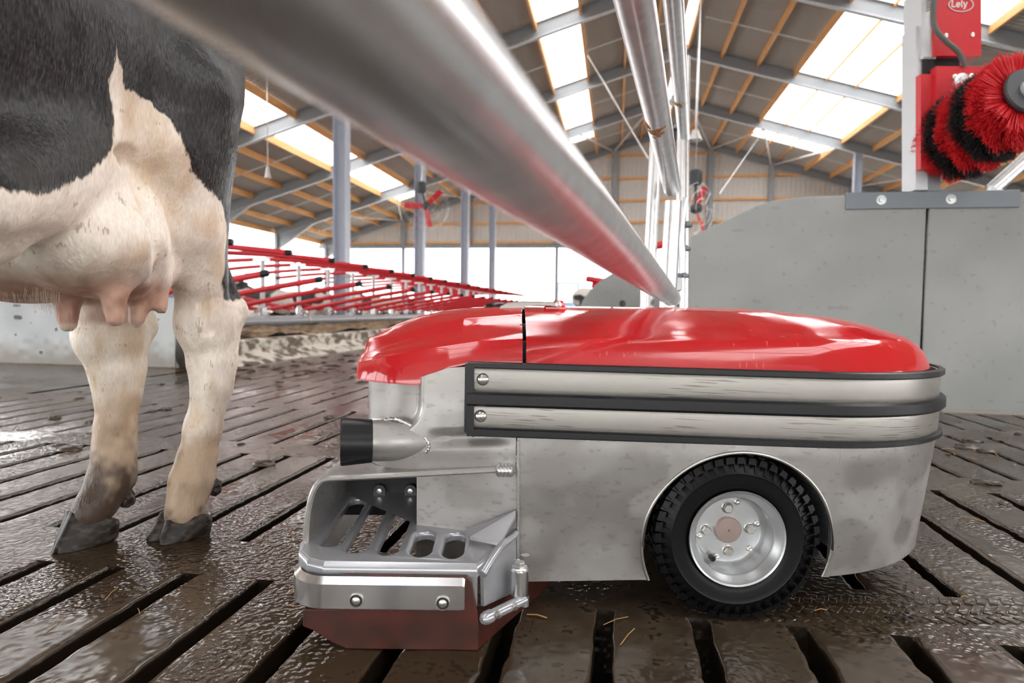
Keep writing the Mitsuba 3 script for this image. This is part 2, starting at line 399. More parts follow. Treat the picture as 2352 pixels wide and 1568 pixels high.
labels['tread_print'] = {'label': 'tyre tread print in the slurry behind the wheel of the cleaning robot', 'category': 'tyre track', 'kind': 'stuff'}
obj('tread_print', m, 'm_floor', frame='c')

# ---- concrete walls
def wall_profile(pts, y, th, mat, name, parent, bev=0.01):
    """An upright slab: outline in x and z, standing from y to y + th."""
    pm = plate(Polygon(pts), th, bev)
    v = np.array(pm.vertices)
    return obj(name, trimesh.Trimesh(np.column_stack([v[:, 0], y + th - v[:, 2], v[:, 1]]), pm.faces, process=False), mat, parent, smooth=30)

YW = 4.35
struct('wall_right')
top = [on_y(x, y, YW) for x, y in ((1586, 545), (1640, 519), (1700, 489), (1740, 471), (1780, 459), (1830, 452), (1900, 449))]
xj = on_y(2125, 600, YW)[0]
zt = on_y(2000, 446, YW)[2]
pts = [(top[0][0] - 0.01, 0.0), (xj - 0.005, 0.0), (xj - 0.005, zt)] + [(p[0], p[2]) for p in top[::-1]] + [(top[0][0] - 0.01, top[0][2] - 0.12)]
wall_profile(pts, YW, 0.14, 'm_concrete', 'panel', 'wall_right')
wall_profile([(xj + 0.008, 0.0), (6.5, 0.0), (6.5, zt), (xj + 0.008, zt)], YW, 0.14, 'm_concrete', 'panel', 'wall_right')
obj('joint', M().box((xj - 0.02, YW + 0.03, 0), (xj + 0.02, YW + 0.10, zt - 0.01)), 'm_black', 'wall_right')
a, b = on_y(1943, 445, YW), on_y(2342, 441, YW)
jp = obj('joint_plate', M().box((a[0], YW - 0.012, zt - 0.095), (b[0], YW + 0.0, zt + 0.012), 0.003).box((a[0], YW - 0.012, zt), (b[0], YW + 0.152, zt + 0.012), 0.003), 'm_zinc', 'wall_right', label='dark zinc strip bolted over the joint')
for px_, py_ in ((2024, 459), (2184, 457)):
    p = on_y(px_, py_, YW - 0.012)
    obj('bolt', M().lathe([(0.0001, 0.0), (0.030, 0.0), (0.030, 0.004), (0.016, 0.005), (0.016, 0.016), (0.0001, 0.018)], p, (0, -1, 0), 16), 'm_rim', jp)
obj('edge_strip', M().box((top[0][0] - 0.075, YW - 0.01, 0.45), (top[0][0] - 0.012, YW + 0.09, 1.02), 0.004), 'm_galv', 'wall_right')
obj('floor_fillet', M().beam((top[0][0], YW - 0.03, 0.005), (6.5, YW - 0.03, 0.005), 0.07, 0.02, c=0.004), 'm_lightconc', 'wall_right')

YM = 9.5
struct('wall_middle')
c = [on_y(x, y, YM) for x, y in ((1333, 702), (1340, 688), (1356, 666), (1370, 652), (1382, 642), (1406, 628), (1440, 616))]
xe = on_y(1600, 600, YM)[0]
pts = [(c[0][0] - 0.02, 0.0), (xe, 0.0), (xe, c[-1][2] + 0.02)] + [(p[0], p[2]) for p in c[::-1]]
obj('panel', (lambda pm: trimesh.Trimesh(np.column_stack([np.array(pm.vertices)[:, 0], YM + 0.14 - np.array(pm.vertices)[:, 2], np.array(pm.vertices)[:, 1]]), pm.faces, process=False))(
    plate(Polygon(pts), 0.14, 0.008)), 'm_concrete', 'wall_middle', smooth=30)

obj('recess_shade_disc', M().lathe([(0.050, 0.001), (0.046, 0.004), (0.036, 0.004), (0.001, 0.002)], on_y(1430, 697, YM), (0, -1, 0), 20), 'm_mud', 'wall_middle')  # flat dark disc on the face, painting the darkness of a hole
struct('wall_left')
xl = on_y(402, 760, 5.5)[0]
zl = on_y(60, 680, 5.5)[2]
wall_profile([(-9.0, 0.0), (xl, 0.0), (xl, zl), (-9.0, zl)], 5.5, 0.16, 'm_lightconc', 'panel', 'wall_left')

# ---- kerb and beds of the cubicles
struct('trim_1')
def wavy(x0, x1, z0, z1, amp, ny=300, nx=8, y0=5.66, y1=36.8, seed=0, prof=None):
    P = np.zeros((ny, nx, 3)); P[..., 0] = np.linspace(x0, x1, nx)[None]; P[..., 1] = np.linspace(y0, y1, ny)[:, None]
    P[..., 2] = np.linspace(z0, z1, nx)[None]
    P[..., 2] += amp * (meshkit.fbm(P * np.array([4, 2.2, 1]) + seed, 4) - 0.4)
    v, f = gridvf(P)
    return trimesh.Trimesh(v, f[:, ::-1], process=False)
XK = -3.95
obj('kerb', M().box((XK - 0.22, 5.66, 0), (XK, 36.8, 0.245), 0.02), 'm_kerb', 'trim_1')
obj('foot', M().add(*gridvf(np.array([[(XK + dx, yy, z + 0.05 * meshkit.fbm(np.array([[yy * 3, dx * 9, 0.3]]), 3)[0] * (dx < 0.25)) for dx, z in ((0, 0.09), (0.05, 0.05), (0.12, 0.02), (0.26, -0.02))] for yy in np.linspace(5.66, 20, 120)]))).mesh(), 'm_kerb', 'trim_1')
labels['bedding'] = {'label': 'loose brown bedding heaped in the cubicles behind the pale kerb', 'category': 'bedding', 'kind': 'stuff'}
bd = M()
w = wavy(XK - 0.16, -5.88, 0.245, 0.24, 0.24, ny=420, nx=22, y0=5.70); bd.tm(w)
obj('bedding', bd, 'm_bedding', smooth=True)
struct('trim_2')
obj('bed', M().box((-8.3, 5.66, 0.0), (-5.99, 36.8, 0.20)), 'm_bedding', 'trim_2')
obj('board', M().box((-5.98, 5.66, 0.0), (-5.90, 36.8, 0.30), 0.01), 'm_white', 'trim_2')

# ---- steel frame, roof
XRG, ZRG, SL = 2.35, 11.0, 0.30
FR = [-15.0, -9.2, -3.4, 2.4, 8.2, 14.0, 19.8, 25.6, 31.4, 37.2]
BAY = 5.8
XE_L, XE_R = -18.4, 23.1
def roofz(x): return ZRG - SL * abs(x - XRG)
struct('ceiling')
def sheet(x0, x1):
    n = 33 * 8 + 1
    y = np.linspace(0, BAY, n)
    P = np.zeros((n, 2, 3)); P[:, 0, 0] = x0; P[:, 1, 0] = x1; P[..., 1] = y[:, None]
    P[..., 2] = 0.034 * np.sin(y * 2 * np.pi * 33 / BAY)[:, None] + np.array([roofz(x0), roofz(x1)])[None]
    return gridvf(P)
SHEETS = [(XE_L, -15.2), (-15.2, -12.08), (-10.62, -6.6), (-6.6, -2.62), (-1.25, 2.20), (2.52, 6.48), (10.08, 14.4), (14.4, 18.7), (18.7, XE_R)]
PANES = [(-12.08, -10.62), (-2.62, -1.25), (2.20, 2.52), (6.48, 10.08)]
for (x0, x1) in SHEETS:
    v, f = sheet(x0, x1)
    src = obj('roof_sheet', trimesh.Trimesh(v + [0, FR[0], 0], f, process=False), 'm_roof', 'ceiling', smooth=True)
    for y in FR[1:-1]: again('roof_sheet', src, 'ceiling', T().translate([0, y - FR[0], 0]))
for (x0, x1) in PANES:
    P = np.array([[[x0, 0, roofz(x0)], [x1, 0, roofz(x1)]], [[x0, BAY, roofz(x0)], [x1, BAY, roofz(x1)]]])
    v, f = gridvf(P)
    src = obj('skylight_pane', trimesh.Trimesh(v + [0, FR[0], 0], f, process=False), 'm_pane', 'ceiling')
    for y in FR[1:-2]: again('skylight_pane', src, 'ceiling', T().translate([0, y - FR[0], 0]))
    v, f = gridvf(P * np.array([1, 0.5, 1]))
    obj('skylight_pane', trimesh.Trimesh(v + [0, FR[-2], 0], f, process=False), 'm_pane', 'ceiling')
    n = 17 * 8 + 1; y = np.linspace(0, BAY / 2, n)
    Q = np.zeros((n, 2, 3)); Q[:, 0, 0] = x0; Q[:, 1, 0] = x1; Q[..., 1] = y[:, None]; Q[..., 2] = 0.034 * np.sin(y * 2 * np.pi * 33 / BAY)[:, None] + np.array([roofz(x0), roofz(x1)])[None]
    v, f = gridvf(Q)
    obj('roof_sheet', trimesh.Trimesh(v + [0, FR[-2] + BAY / 2, 0], f, process=False), 'm_roof', 'ceiling', smooth=True)
PUR = [-18.2, -17.95 + 0.9, -15.7, -14.4, -13.2, -12.1, -10.6, -9.3, -7.95, -6.6, -5.3, -3.95, -2.62, -1.25, 0.16, 1.22, 2.55, 3.8, 5.12, 6.45, 7.60, 8.62, 10.08, 11.4, 12.8, 14.1, 15.5, 16.8, 18.2, 19.6, 21.0, 22.6]
for x in PUR:
    z = roofz(x) - 0.03
    w_, h_ = (0.022, 0.10) if x in (7.60, 8.62) else (0.04, 0.24)
    src = obj('purlin', M().box((x - w_, FR[0] + 0.01, z - h_), (x + w_, FR[0] + BAY - 0.01, z)), 'm_timber', 'ceiling')
    for y in FR[1:-1]: again('purlin', src, 'ceiling', T().translate([0, y - FR[0], 0]))
def rafter(y):
    mm, fl_ = M(), M()
    for xe, s in ((XE_L + 0.4, -1), (XE_R - 0.4, 1)):
        p, q = np.array([XRG, y, ZRG - 0.28]), np.array([xe, y, roofz(xe) - 0.28])
        d = (q - p) / np.linalg.norm(q - p); nn = np.array([d[2] * s, 0, d[0] * -s]) * -1
        nn = np.array([-d[2], 0, d[0]]); nn = nn if nn[2] > 0 else -nn
        mm.beam(p, q, 0.012, 0.44, nn); fl_.beam(p - nn * 0.22, q - nn * 0.22, 0.17, 0.022, nn); mm.beam(p + nn * 0.21, q + nn * 0.21, 0.17, 0.018, nn)
        e = q - d * 2.2                                                           # haunch at the eave
        mm.add([e - nn * 0.22, q - nn * 0.22, [q[0], y, q[2] - 1.0]], [[0, 1, 2], [0, 2, 1]])
        fl_.beam(e - nn * 0.23, (q[0] - s * 0.1, y, q[2] - 1.0), 0.17, 0.02, nn)
    return mm, fl_
ra_, fl_ = rafter(FR[0])
src = obj('rafter', ra_, 'm_frame', 'ceiling'); sfl = obj('flange', fl_, 'm_flange_lit', src)
for y in FR[1:]:
    k = again('rafter', src, 'ceiling', T().translate([0, y - FR[0], 0])); again('flange', sfl, k, T().translate([0, y - FR[0], 0]))
for (xa, xb) in ((-17.0, -12.1), (-9.3, -2.62), (-1.25, 1.9), (2.8, 6.45), (10.08, 16.8)):
    pts = [np.array([xa, FR[0] + BAY / 2, roofz(xa) - 0.22]), np.array([xb, FR[0] + BAY / 2, roofz(xb) - 0.22])]
    src = obj('tie_bar', M().beam(pts[0], pts[1], 0.05, 0.03), 'm_white', 'ceiling')
    for y in FR[1:-1]: again('tie_bar', src, 'ceiling', T().translate([0, y - FR[0], 0]))
for x in (-13.0, -8.8, -0.3, 5.1, 8.35, 12.6):                                     # wind bracing in the last bay
    for s in (-1, 1):
        q = np.array([x + s * 1.7, 31.5, roofz(x + s * 1.7) - 0.40]); p = np.array([x + 0.05 * s, 37.1, roofz(x) - 0.40])
        obj('brace', M().tube([p, q], 0.045, 8), 'm_white', 'ceiling')
for x in (-17.9, 22.6):
    for k, y in enumerate(FR):
        o = obj('eave_post', M().beam((x, y, 0), (x, y, roofz(x) - 0.4), 0.16, 0.30, (0, 1, 0)), 'm_frame', 'ceiling')

# ---- gable at the far end
struct('wall_back')
YG = 37.2
GC = [on_y(px_, 520, YG)[0] for px_ in (927, 1076, 1280, 1410, 1628, 1767)] + [12.5, 16.8]
seams = [XE_L] + GC + [XE_R]
for xa, xb in zip(seams[:-1], seams[1:]):
    n = max(4, int((xb - xa) / 0.0625)); xs = np.linspace(xa, xb, n + 1)
    P = np.zeros((n + 1, 2, 3)); P[..., 0] = xs[:, None]; P[:, 0, 2] = 4.4; P[:, 1, 2] = [max(4.42, roofz(x) - 0.02) for x in xs]
    P[..., 1] = YG + 0.12 + 0.02 * np.where((np.arange(n + 1) % 4) < 2, 0, 1)[:, None]
    obj('cladding_sheet', M().add(*gridvf(P)), 'm_cladding', 'wall_back')
for z in (4.66, 5.80, 7.03, 8.30, 9.60):
    xa, xb = max(XE_L, XRG - (ZRG - z - 0.2) / SL), min(XE_R, XRG + (ZRG - z - 0.2) / SL)
    obj('girt', M().box((xa, YG + 0.0, z - 0.09), (xb, YG + 0.12, z + 0.03)), 'm_timber', 'wall_back')
obj('beam', M().box((XE_L, YG - 0.06, 4.30), (XE_R, YG + 0.14, 4.52), 0.01), 'm_frame', 'wall_back')
for x in GC:
    obj('gable_post', M().box((x - 0.13, YG - 0.2, 4.52), (x + 0.13, YG - 0.0, roofz(x) - 0.3)).box((x - 0.09, YG - 0.1, 0), (x + 0.09, YG + 0.1, 4.30)), 'm_frame', 'wall_back')

for s in (-1, 1):
    xe = XE_L if s < 0 else XE_R
    obj('verge', M().beam((XRG, YG + 0.10, ZRG - 0.05), (xe, YG + 0.10, roofz(xe) - 0.05), 0.34, 0.16, (0, 0, 1)), 'm_frame', 'wall_back')
struct('wall_front_added')  # unseen end wall, added and sized to cut the frontal light
obj('cladding', M().box((XE_L, -15.6, 2.6), (XE_R, -15.4, 4.6)).add(np.array([(XE_L, -15.4, 4.6), (XE_R, -15.4, 4.6), (XRG, -15.4, ZRG)]), [[0, 1, 2]]), 'm_cladding', 'wall_front_added')
struct('wall_side_added')  # unseen side wall, added to cut light, left open where light should enter
obj('cladding', M().box((22.9, 6.0, 0), (23.1, 37.2, 4.9)).box((22.9, -15.4, 4.3), (23.1, 6.0, 4.9)), 'm_cladding', 'wall_side_added')
struct('ground')
obj('ground', M().box((-120, 37.3, -0.5), (120, 160, -0.02)).box((-120, -60, -0.5), (-40, 37.3, -0.02)).box((40, -60, -0.5), (120, 37.3, -0.02)).box((-40, -60, -0.5), (40, -16, -0.02)), 'm_yard')

# ---- columns among the cubicles
def column(x, y, lab, h=None):
    t = thing('steel_column', lab, 'column', 'steel columns of the barn')
    h = h or roofz(x) - 0.5
    mm = M().box((x - 0.15, y - 0.006, 0), (x + 0.15, y + 0.006, h))
    mm.box((x - 0.16, y - 0.15, 0), (x - 0.14, y + 0.15, h)).box((x + 0.14, y - 0.15, 0), (x + 0.16, y + 0.15, h))
    obj('shaft', mm, 'm_column', t)
    obj('base_plate', M().box((x - 0.22, y - 0.22, 0.20), (x + 0.22, y + 0.22, 0.23)), 'm_galv', t)
for k, (px_, y) in enumerate(((447, 8.3), (785, 14.6), (964, 21.1), (1067, 26.3), (1130, 32.6))):
    x = on_y(px_, 650, y)[0] if k else -6.3
    column(x, y, 'pale blue steel column among the red cubicles, ' + ['behind the legs of the cow', 'nearest one right of the cow', 'second right of the cow, before the fan', 'third right of the cow', 'farthest and thinnest of the row'][k])
for k, (px_, y) in enumerate(((2120, 25.6), (1970, 31.4))):
    x = on_y(px_, 380, y)[0]
    column(x, y, ['steel column behind the post of the cow brush', 'steel column rising behind the concrete wall left of the cow brush'][k])

# ================================================================== the cleaning robot (level frame: a right, b forward, z up)
rob = thing('cleaning_robot', 'red and stainless steel barn cleaning robot with black rubber bands on the wet slats', 'cleaning robot')
BN, RR, AC, RC, AF = 1.19, 0.43, 0.58, 0.12, -0.295          # near side, half width, centre of the round rear, front corner, front face
BC = BN + RR
def per(s):
    """Footprint: s equals a along the straight near side. Returns points and outward normals."""
    s = np.atleast_1d(np.asarray(s, float)); P = np.zeros((len(s), 2)); N = np.zeros((len(s), 2))
    a1 = AF + RC; half = BC - BN - RC
    for k, x in enumerate(s):
        if a1 <= x <= AC: P[k], N[k] = (x, BN), (0, -1)
        elif AC < x <= AC + math.pi * RR:
            t = (x - AC) / RR; P[k] = AC + RR * math.sin(t), BC - RR * math.cos(t); N[k] = math.sin(t), -math.cos(t)
        elif x > AC: P[k], N[k] = (AC - (x - AC - math.pi * RR), BC + RR), (0, 1)
        elif x >= a1 - RC * math.pi / 2:
            t = (a1 - x) / RC; P[k] = a1 - RC * math.sin(t), BN + RC - RC * math.cos(t); N[k] = -math.sin(t), -math.cos(t)
        else: P[k], N[k] = (AF, BN + RC + (a1 - RC * math.pi / 2 - x)), (-1, 0)
    return P, N
def zl(x0, y0, x1, y1, d):
    """Height as a straight line in a, through two pixels at depth d."""
    p, q = at(x0, y0, d), at(x1, y1, d)
    return lambda a: p[2] + (q[2] - p[2]) * (np.asarray(a) - p[0]) / (q[0] - p[0])
S1T, S1B = zl(1202, 834, 2000, 857, 1.18), zl(1202, 849, 2000, 874, 1.18)
S2T, S2B = zl(1202, 904, 2000, 929, 1.175), zl(1202, 937, 2000, 962, 1.175)
S3T, S3B = zl(1202, 986, 2000, 1017, 1.18), zl(1202, 1006, 2000, 1033, 1.18)
CA, CZ, CR = 0.443, 0.151, 0.185                               # wheel arch
def inset(z): return 0.030 * np.clip((0.33 - z) / 0.25, 0, 1)
def zbot(a): return 0.066 + 0.028 * np.asarray(a)
def shell(s, z0f, z1f, nz, th, disp=None):
    P, N = per(s); rows = []
    z0, z1 = z0f(s, P[:, 0]), z1f(s, P[:, 0])
    t = np.linspace(0, 1, nz)
    Z = z0[:, None] + (z1 - z0)[:, None] * t[None]
    off = -inset(Z) + (disp(s[:, None] + 0 * Z, Z) if disp else 0)
    out = np.stack([P[:, None, 0] + N[:, None, 0] * off, P[:, None, 1] + N[:, None, 1] * off, Z], -1)
    inn = out.copy(); inn[..., 0] -= N[:, None, 0] * th; inn[..., 1] -= N[:, None, 1] * th
    v, f = gridvf(np.concatenate([out, inn[:, ::-1]], 1), cv=True)
    m = M().add(v, f)
    n = 2 * nz
    for r, fl in ((0, 0), (len(s) - 1, 1)):
        i = np.arange(nz - 1)
        q = np.stack([r * n + i, r * n + i + 1, r * n + n - 2 - i, r * n + n - 1 - i], 1)
        m.add(v, q if fl else q[:, ::-1])
    mm = m.mesh(); mm.merge_vertices(); return mm
def arch(s, a):
    z = zbot(a); dx = np.abs(a - CA); ins = (dx < CR) & (s < 1.0)
    return np.where(ins, np.maximum(z, CZ + np.sqrt(np.maximum(CR**2 - dx**2, 0))), z)
eps_ = np.array([0.0, 1e-4, 4e-4, 1e-3, 2e-3, 4e-3, 7e-3, 0.012, 0.02, 0.03, 0.045, 0.065])
sa = np.concatenate([np.linspace(0.012, CA - CR - 0.002, 14), CA - CR + eps_, np.linspace(CA - 0.11, CA + 0.11, 24), (CA + CR - eps_)[::-1], np.linspace(CA + CR + 0.002, AC + math.pi * RR + 0.55, 90)])
ARCHZ = math.sqrt(CR**2)
zcut = lambda a: zbot(a)
def z0_skirt(s, a):
    z = arch(s, a)
    return z
obj('body', shell(sa, z0_skirt, lambda s, a: S1T(a) - 0.004, 26, 0.005), 'm_stainless', rob, smooth=35, frame='c')
def pocket(s, z):
    def sb(x, lo, hi, w): return np.clip((x - lo) / w, 0, 1)**2 * (3 - 2 * np.clip((x - lo) / w, 0, 1)) * np.clip((hi - x) / w, 0, 1)**2 * (3 - 2 * np.clip((hi - x) / w, 0, 1))
    d = np.hypot(np.maximum(0, s + 0.225), np.maximum(0, 0.420 - z))
    u = np.clip((0.058 - d) / 0.016, 0, 1); e_ = np.clip((s + 0.345) / 0.075, 0, 1); eye = u * u * (3 - 2 * u) * e_ * e_ * (3 - 2 * e_)
    g = np.clip(1 - ((z - 0.357 - 0.03 * (s + 0.08)) / 0.020)**2, 0, 1)**1.5 * sb(s, -0.165, 0.02, 0.05)
    return -0.026 * eye - 0.013 * g
sf = np.concatenate([np.linspace(-0.85, -0.42, 12), np.linspace(-0.41, 0.010, 90)])
obj('body', shell(sf, lambda s, a: 0 * s + 0.292, lambda s, a: np.interp(s, [-0.9, -0.30, -0.178, -0.12, -0.075, 0.02], [0.468, 0.468, 0.470, 0.490, 0.494, 0.494]), 60, 0.005, pocket), 'm_stainless', rob, smooth=50, frame='c')
pl = np.array([at(957, 1086, 1.245), at(1190, 1062, 1.196), at(1190, 1300, 1.205), at(957, 1250, 1.25)])
pl[2:, 2] = 0.10
obj('front_plate', trimesh.convex.convex_hull(np.vstack([pl, pl + [0.002, 0.006, 0]])), 'm_stainless', rob, frame='c')
obj('side_return', M().add(*gridvf(np.array([[at(957, 1086, 1.245), at(957, 1086, 1.245) + [0.002, 0.30, 0]], [pl[3], pl[3] + [0.002, 0.30, 0]]]))), 'm_darkgrey', rob, frame='c')
w0, w1 = at(1190, 1012, 1.186), at(1190, 1285, 1.20)
zz = np.linspace(0, 1, 60)
obj('weld', M().tube(w0 + (w1 - w0) * zz[:, None], 0.0032 + 0.0009 * np.sin(zz * 190), 8), 'm_bolt', rob, frame='c', smooth=60)
obj('chassis', M().box((-0.20, 1.30, 0.30), (0.72, 1.94, 0.47)).box((0.02, 1.43, 0.10), (0.84, 1.81, 0.40)), 'm_black', rob, frame='c')
a_ = np.linspace(-0.04, math.pi + 0.04, 40)                    # liner of the wheel arch
L1 = np.array([[(CA - (CR - 0.002) * math.cos(t), b, CZ + (CR - 0.002) * math.sin(t)) for b in (1.198, 1.42)] for t in a_])
obj('arch_liner', M().add(*gridvf(L1)).add(*gridvf(L1[:, ::-1])).box((CA - 0.20, 1.40, 0.09), (CA + 0.20, 1.42, 0.34)), 'm_darkgrey', rob, frame='c', smooth=35)
for s_, e_ in ((-1, 'front'), (1, 'rear')):                          # the skirt runs in below the axle height
    zz_ = np.linspace(float(zbot(CA + s_ * CR)), CZ, 16); rows = []
    for z_ in zz_:
        xo, xi = CA + s_ * (CR + 0.002), CA + s_ * math.sqrt(max(CR**2 - (z_ - CZ)**2, 0))
        rows.append([[x_, BN + float(inset(z_)) + o_, z_] for x_ in (xo, xi) for o_ in (0.0,)] + [[xi, BN + float(inset(z_)) + 0.005, z_], [xo, BN + float(inset(z_)) + 0.005, z_]])
    v, f = gridvf(np.array(rows), cv=True)
    mm = M().add(v, f if s_ > 0 else f[:, ::-1]).add(v[:4], [[0, 1, 2], [0, 2, 3]])
    obj('body', mm, 'm_stainless', rob, frame='c')
rim_pts = np.array([(CA - CR * math.cos(t), BN - 0.001 + inset(CZ + CR * math.sin(t)), CZ + CR * math.sin(t)) for t in np.linspace(-0.43, math.pi + 0.36, 60)])
obj('arch_edge', M().tube(rim_pts, 0.0034, 8), 'm_bolt', rob, frame='c', smooth=60)

# bands
SB = np.concatenate([np.linspace(-0.083, 0.58, 30), np.linspace(0.60, AC + math.pi * RR + 0.55, 80)])
def band(top, bot, o0, o1, s, mat, name, rnd=0.3):
    P, N = per(s); prof = []
    for o, t in ((o0, 1.0), (o1 - (o1 - o0) * rnd, 1.0), (o1, 0.82), (o1, 0.18), (o1 - (o1 - o0) * rnd, 0.0), (o0, 0.0)):
        z = bot(P[:, 0]) + (top(P[:, 0]) - bot(P[:, 0])) * t
        prof.append(np.column_stack([P + N * o, z]))
    v, f = gridvf(np.array(prof).transpose(1, 0, 2), cv=True)
    m = M().add(v, f[:, ::-1]); k = len(prof)
    m.add(v[:k], [[0, i + 1, i] for i in range(1, k - 1)]); m.add(v[-k:], [[0, i, i + 1] for i in range(1, k - 1)])
    return obj(name, m, mat, rob, smooth=40, frame='c')
def flip(mesh): return mesh
band(S1T, S1B, 0.0, 0.012, SB, 'm_rubber', 'rubber_band')
band(S2T, S2B, 0.0, 0.016, SB, 'm_rubber', 'rubber_band')
band(S3T, S3B, 0.0, 0.012, SB, 'm_rubber', 'rubber_band')
band(S1B, S2T, 0.0, 0.004, SB, 'm_band', 'metal_band', 0.5)
band(S2B, S3T, 0.0, 0.004, SB, 'm_band', 'metal_band', 0.5)
v0, v1 = at(1068, 836, 1.178), at(1089, 836, 1.178); u0, u1 = at(1066, 992, 1.178), at(1088, 1004, 1.178)
vb = np.array([v0, v1, u1, at(1080, 1001, 1.178), u0])
obj('rubber_band', trimesh.convex.convex_hull(np.vstack([vb, vb + [0, 0.014, 0]])), 'm_rubber', rob, frame='c')
for x, y in ((1109, 871), (1104, 955)):
    obj('rivet', M().lathe([(0.0118, 0.0), (0.0112, 0.003), (0.009, 0.006), (0.005, 0.0078), (0.0001, 0.0083)], at(x, y, 1.185), (0, -1, 0), 24), 'm_bolt', rob, smooth=50, frame='c')

# covers
LV = [(0.012, 0.0), (0.013, 0.08), (0.018, 0.50), (0.025, 0.80), (0.031, 0.93), (0.037, 1.0)]
from scipy.interpolate import PchipInterpolator, CubicSpline
TOPI = [0.041, 0.046] + list(np.linspace(0.055, 0.43, 26))
ztab = PchipInterpolator([0.037, 0.048, 0.08, 0.13, 0.21, 0.30, 0.43, 0.6], [0.5480, 0.5525, 0.563, 0.580, 0.597, 0.608, 0.613, 0.613])
sc_ = np.concatenate([np.linspace(0.0275, AC, 40), np.linspace(AC, AC + math.pi * RR, 70)[1:], np.linspace(AC + math.pi * RR, AC + math.pi * RR + AC - 0.0275, 30)[1:]])
P, N = per(sc_)
rear = np.clip((P[:, 0] - 0.60) / 0.35, 0, 1)
G = []
for i, fr in LV:
    ii = i + rear * 0.022 * fr**2 + 0.004 * rear
    z = (S1T(P[:, 0]) - 0.002) * (1 - fr) + 0.548 * fr
    G.append(np.column_stack([P - N * ii[:, None], z]))
for i in TOPI:
    ii = np.minimum(i + rear * 0.026 * (1 - i / 0.43), 0.43)
    z = ztab(i) - 0.006 * rear * np.clip((i - 0.06) / 0.2, 0, 1) + 0 * ii
    G.append(np.column_stack([P - N * ii[:, None], z]))
G = np.array(G).transpose(1, 0, 2)
v, f = gridvf(G)
obj('rear_cover', M().add(v, f), 'm_redcover', rob, smooth=28, frame='c')
obj('cover_gap', M().box((0.016, 1.226, 0.48), (0.034, 2.01, 0.540)).box((0.016, 1.30, 0.48), (0.034, 1.95, 0.572)).box((0.016, 1.42, 0.48), (0.034, 1.85, 0.592)), 'm_black', rob, frame='c')

HA = np.concatenate([np.linspace(0.0205, -0.25, 50), np.linspace(-0.257, -0.312, 16)])
def hood_ring(a, shrink=0.0):
    zlow = np.interp(a, [-0.31, -0.227, -0.20, -0.178, -0.15, -0.118, -0.0755, 0.03], [0.457, 0.457, 0.4555, 0.455, 0.470, 0.489, 0.4985, 0.4990])
    zsh = np.interp(a, [-0.312, -0.28, -0.20, -0.145, -0.065, 0.03], [0.492, 0.500, 0.518, 0.5285, 0.5415, 0.5480])
    zrd = np.interp(a, [-0.312, -0.25, -0.20, -0.106, 0.03], [0.537, 0.547, 0.5585, 0.583, 0.5935])
    ztp = np.interp(a, [-0.312, -0.295, -0.267, -0.214, -0.156, -0.0955, 0.03], [0.541, 0.555, 0.569, 0.588, 0.600, 0.6075, 0.613])
    k = max(0.0, (-0.16 - a) / 0.152); bn = BN + 0.010 + 0.075 * k**2.6
    ra = np.interp(a, [-0.31, -0.1, 0.03], [0.115, 0.135, 0.16])
    q = [(bn, zlow), (bn, zlow + (zsh - zlow) * 0.12), (bn + 0.004, zlow + (zsh - zlow) * 0.55), (bn + 0.012, zsh - 0.008), (bn + 0.017, zsh - 0.001), (bn + 0.024, zsh + 0.002),
         (bn + 0.045, zsh + 0.006 + (zrd - zsh) * 0.10), (bn + 0.075, zsh + (zrd - zsh) * 0.36), (bn + ra - 0.022, zrd - 0.012), (bn + ra - 0.006, zrd - 0.002), (bn + ra + 0.006, zrd + 0.001),
         (bn + ra + 0.05, zrd + (ztp - zrd) * 0.55), (bn + ra + 0.12, zrd + (ztp - zrd) * 0.9), (BC, ztp)]
    q = np.array(q)
    if shrink: q[:, 0] = BC + (q[:, 0] - BC) * (1 - shrink * 0.06); zc = q[:, 1].mean(); q[:, 1] = zc + (q[:, 1] - zc) * (1 - 0.10 * shrink)
    far = q[-2::-1].copy(); far[:, 0] = 2 * BC - far[:, 0]
    q = np.vstack([q, far])
    return np.column_stack([np.full(len(q), a), q])
rings = [hood_ring(a) for a in HA] + [hood_ring(-0.312, 0.35) - [0.005, 0, 0], hood_ring(-0.312, 1.0) - [0.008, 0, 0]]
v, f = gridvf(np.array(rings))
m = M().add(v, f[:, ::-1]); nr = len(rings[0])
lastc = rings[-1]
m.add(np.vstack([lastc, lastc.mean(0)[None]]), [[k, (k + 1) % nr, nr] for k in range(nr)])
mm = m.mesh()
obj('hood', mm, 'm_redcover', rob, smooth=24, frame='c')
lv = Polygon([tuple(at(x, y, 1.45)[[0, 2]]) for x, y in ((1144, 710), (1150, 702), (1165, 695), (1200, 692), (1278, 694), (1288, 698), (1288, 703), (1280, 706), (1262, 703), (1207, 702), (1203, 711))])
pm = plate(lv.buffer(-0.001).buffer(0.001), 0.022, 0.002); v = np.array(pm.vertices)
obj('handle', trimesh.Trimesh(np.column_stack([v[:, 0], 1.462 - v[:, 2], v[:, 1]]), pm.faces, process=False), 'm_band', rob, frame='c')
obj('handle_pivot', M().lathe([(0.0075, 0), (0.0075, 0.028), (0.0001, 0.030)], at(1281, 699, 1.465), (0, -1, 0), 16), 'm_bolt', rob, frame='c')
obj('handle_lug', M().beam(at(1283, 701, 1.46), at(1283, 701, 1.49), 0.03, 0.022, c=0.006).beam(at(1275, 708, 1.455), at(1275, 708, 1.49), 0.05, 0.012, c=0.003), 'm_redcover', rob, frame='c')
gp = at(1142, 700, 1.52)
sp = trimesh.creation.icosphere(subdivisions=3)
obj('marker_pad', trimesh.Trimesh(sp.vertices * [0.032, 0.03, 0.011] + gp - [0, 0, 0.004], sp.faces), 'm_rubber', rob, smooth=True, frame='c')

